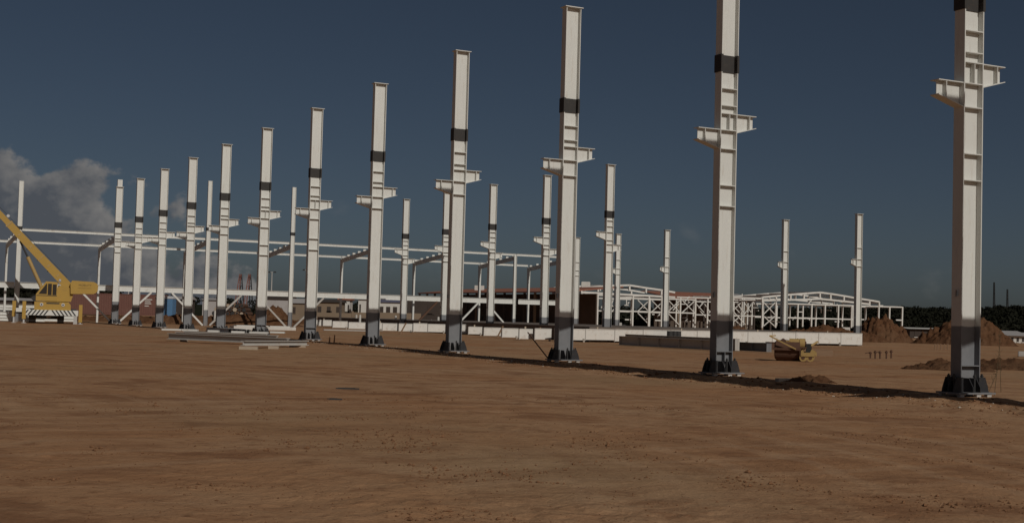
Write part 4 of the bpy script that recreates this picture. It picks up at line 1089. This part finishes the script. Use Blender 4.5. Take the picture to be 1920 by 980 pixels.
for i, (px, pyt) in enumerate(((508, 510), (573, 506), (240, 540))):
    a = atY(px, 570, 260); b_ = atY(px, pyt, 260); r = empty('lamp_pole', (a.x, a.y, 0))
    MB().tube((0,0,0),(0,0,b_.z),.16,8,.09).build('pole', mGalv, r); MB().bar((-.5,0,b_.z),(.5,0,b_.z),.08,.08).build('arm', mGalv, r)
    for s in (-1,1): MB().box(s*.55-.22, s*.55+.22, -.2,.2,b_.z-.1,b_.z+.15).build('lamp', mDark, r)
    tag(r, ['thin lamp pole with two heads right of the seventh front column','thin lamp pole left of the sixth front column','thin lamp pole low behind the eleventh front column'][i], 'lamp pole')

# ------------------------------------------------------------------ wooded hill and far trees (one mass)
def hill_top(a):       # height in metres of the tree tops at 520 m for a bearing (tan)
    px = 960 + a*FPX
    pts_ = [(-400,9),(0,9.5),(150,8.5),(400,6),(700,4.5),(900,6.5),(1100,8),(1300,8),(1500,8.5),(1640,11.4),(1780,11.6),(1840,11.0),(1862,13.4),(1895,13.8),(1925,13.0),(2100,14),(2600,10)]
    for (x0,h0),(x1,h1) in zip(pts_[:-1], pts_[1:]):
        if x0 <= px <= x1: return h0+(h1-h0)*(px-x0)/(x1-x0)
    return 8
hv = []; hf = []; na_ = 160
for i in range(na_):
    a = -.62+1.24*i/(na_-1); ht = hill_top(a)
    for j, (Y, k) in enumerate(((300,0),(380,.28),(450,.52),(520,.68),(640,.7),(900,0))):
        hv.append((a*Y, Y, -2.5 if k == 0 else ht*k-.5))
for i in range(na_-1):
    for j in range(5): q = i*6+j; hf.append((q, q+6, q+7, q+1))
mHill = pmat('hill_scrub', (.02,.022,.012), .95, .3, .05, spec=.05)
o = MB().add(hv, hf).build('hills', mHill, smooth=True); o['kind'] = 'structure'
rng = np.random.default_rng(5)
V = []; F = []
def crown(cx, cy, cz, rad, n):
    d = rng.normal(size=(n,3)); d /= np.linalg.norm(d, axis=1)[:,None]
    lob = .72 + .5*np.abs(np.sin(d[:,0]*3.1+cx)*np.cos(d[:,2]*2.7+cy))*rng.uniform(.5,1,n)
    p = np.stack([cx+d[:,0]*rad*lob, cy+d[:,1]*rad*lob, cz+d[:,2]*rad*.8*lob], -1)
    s = rad*.085+.12
    e1 = rng.normal(size=(n,3)); e1 /= np.linalg.norm(e1, axis=1)[:,None]
    e2 = np.cross(e1, d); e2 /= (np.linalg.norm(e2, axis=1)[:,None]+1e-6)
    sz = rng.uniform(.6,1.5,n)[:,None]*s
    q = np.stack([p-e1*sz-e2*sz*.6, p+e1*sz-e2*sz*.7, p+e1*sz*.7+e2*sz, p-e1*sz*.8+e2*sz*.8], 1)
    return q.reshape(-1,3)
Q = []
for i in range(1700):
    a = rnd.uniform(-.6, .6)
    if rnd.random() < .55: a = rnd.uniform(.18, .47)
    Y = rnd.choice((330, 395, 450, 500, 530, 560)) + rnd.uniform(-25, 25)
    ht = hill_top(a); k = np.interp(Y, [300,380,450,520,640,900], [0,.28,.52,.68,.7,0])
    rad = rnd.uniform(1.0, 2.1)
    Q.append(crown(a*Y, Y, max(0, ht*k-.5)+rad*.75 + rnd.uniform(0,.8), rad, 80))
# nearer low trees behind the frames and over the left girder
for i in range(190):
    px = rnd.choice((rnd.uniform(-60, 60), rnd.uniform(150, 215), rnd.uniform(600, 1090), rnd.uniform(1085, 1700), rnd.uniform(1085, 1700), rnd.uniform(1085, 1700)))
    Y = rnd.uniform(262, 290); rad = rnd.uniform(1.3, 2.6) if px > 300 else rnd.uniform(1.8, 2.6)
    Q.append(crown((px-960)/FPX*Y, Y, rad*.7+(1.6 if px < 230 else .4), rad, 160))
Q = np.concatenate(Q); nq = len(Q)//4
me = bpy.data.meshes.new('far_wood'); me.from_pydata(Q.tolist(), [], np.arange(nq*4).reshape(-1,4).tolist()); me.materials.append(mFoliage); me.update()
o = link('far_wood', me); o['kind'] = 'stuff'; tag(o, 'dark wooded hillside along the horizon', 'woodland')
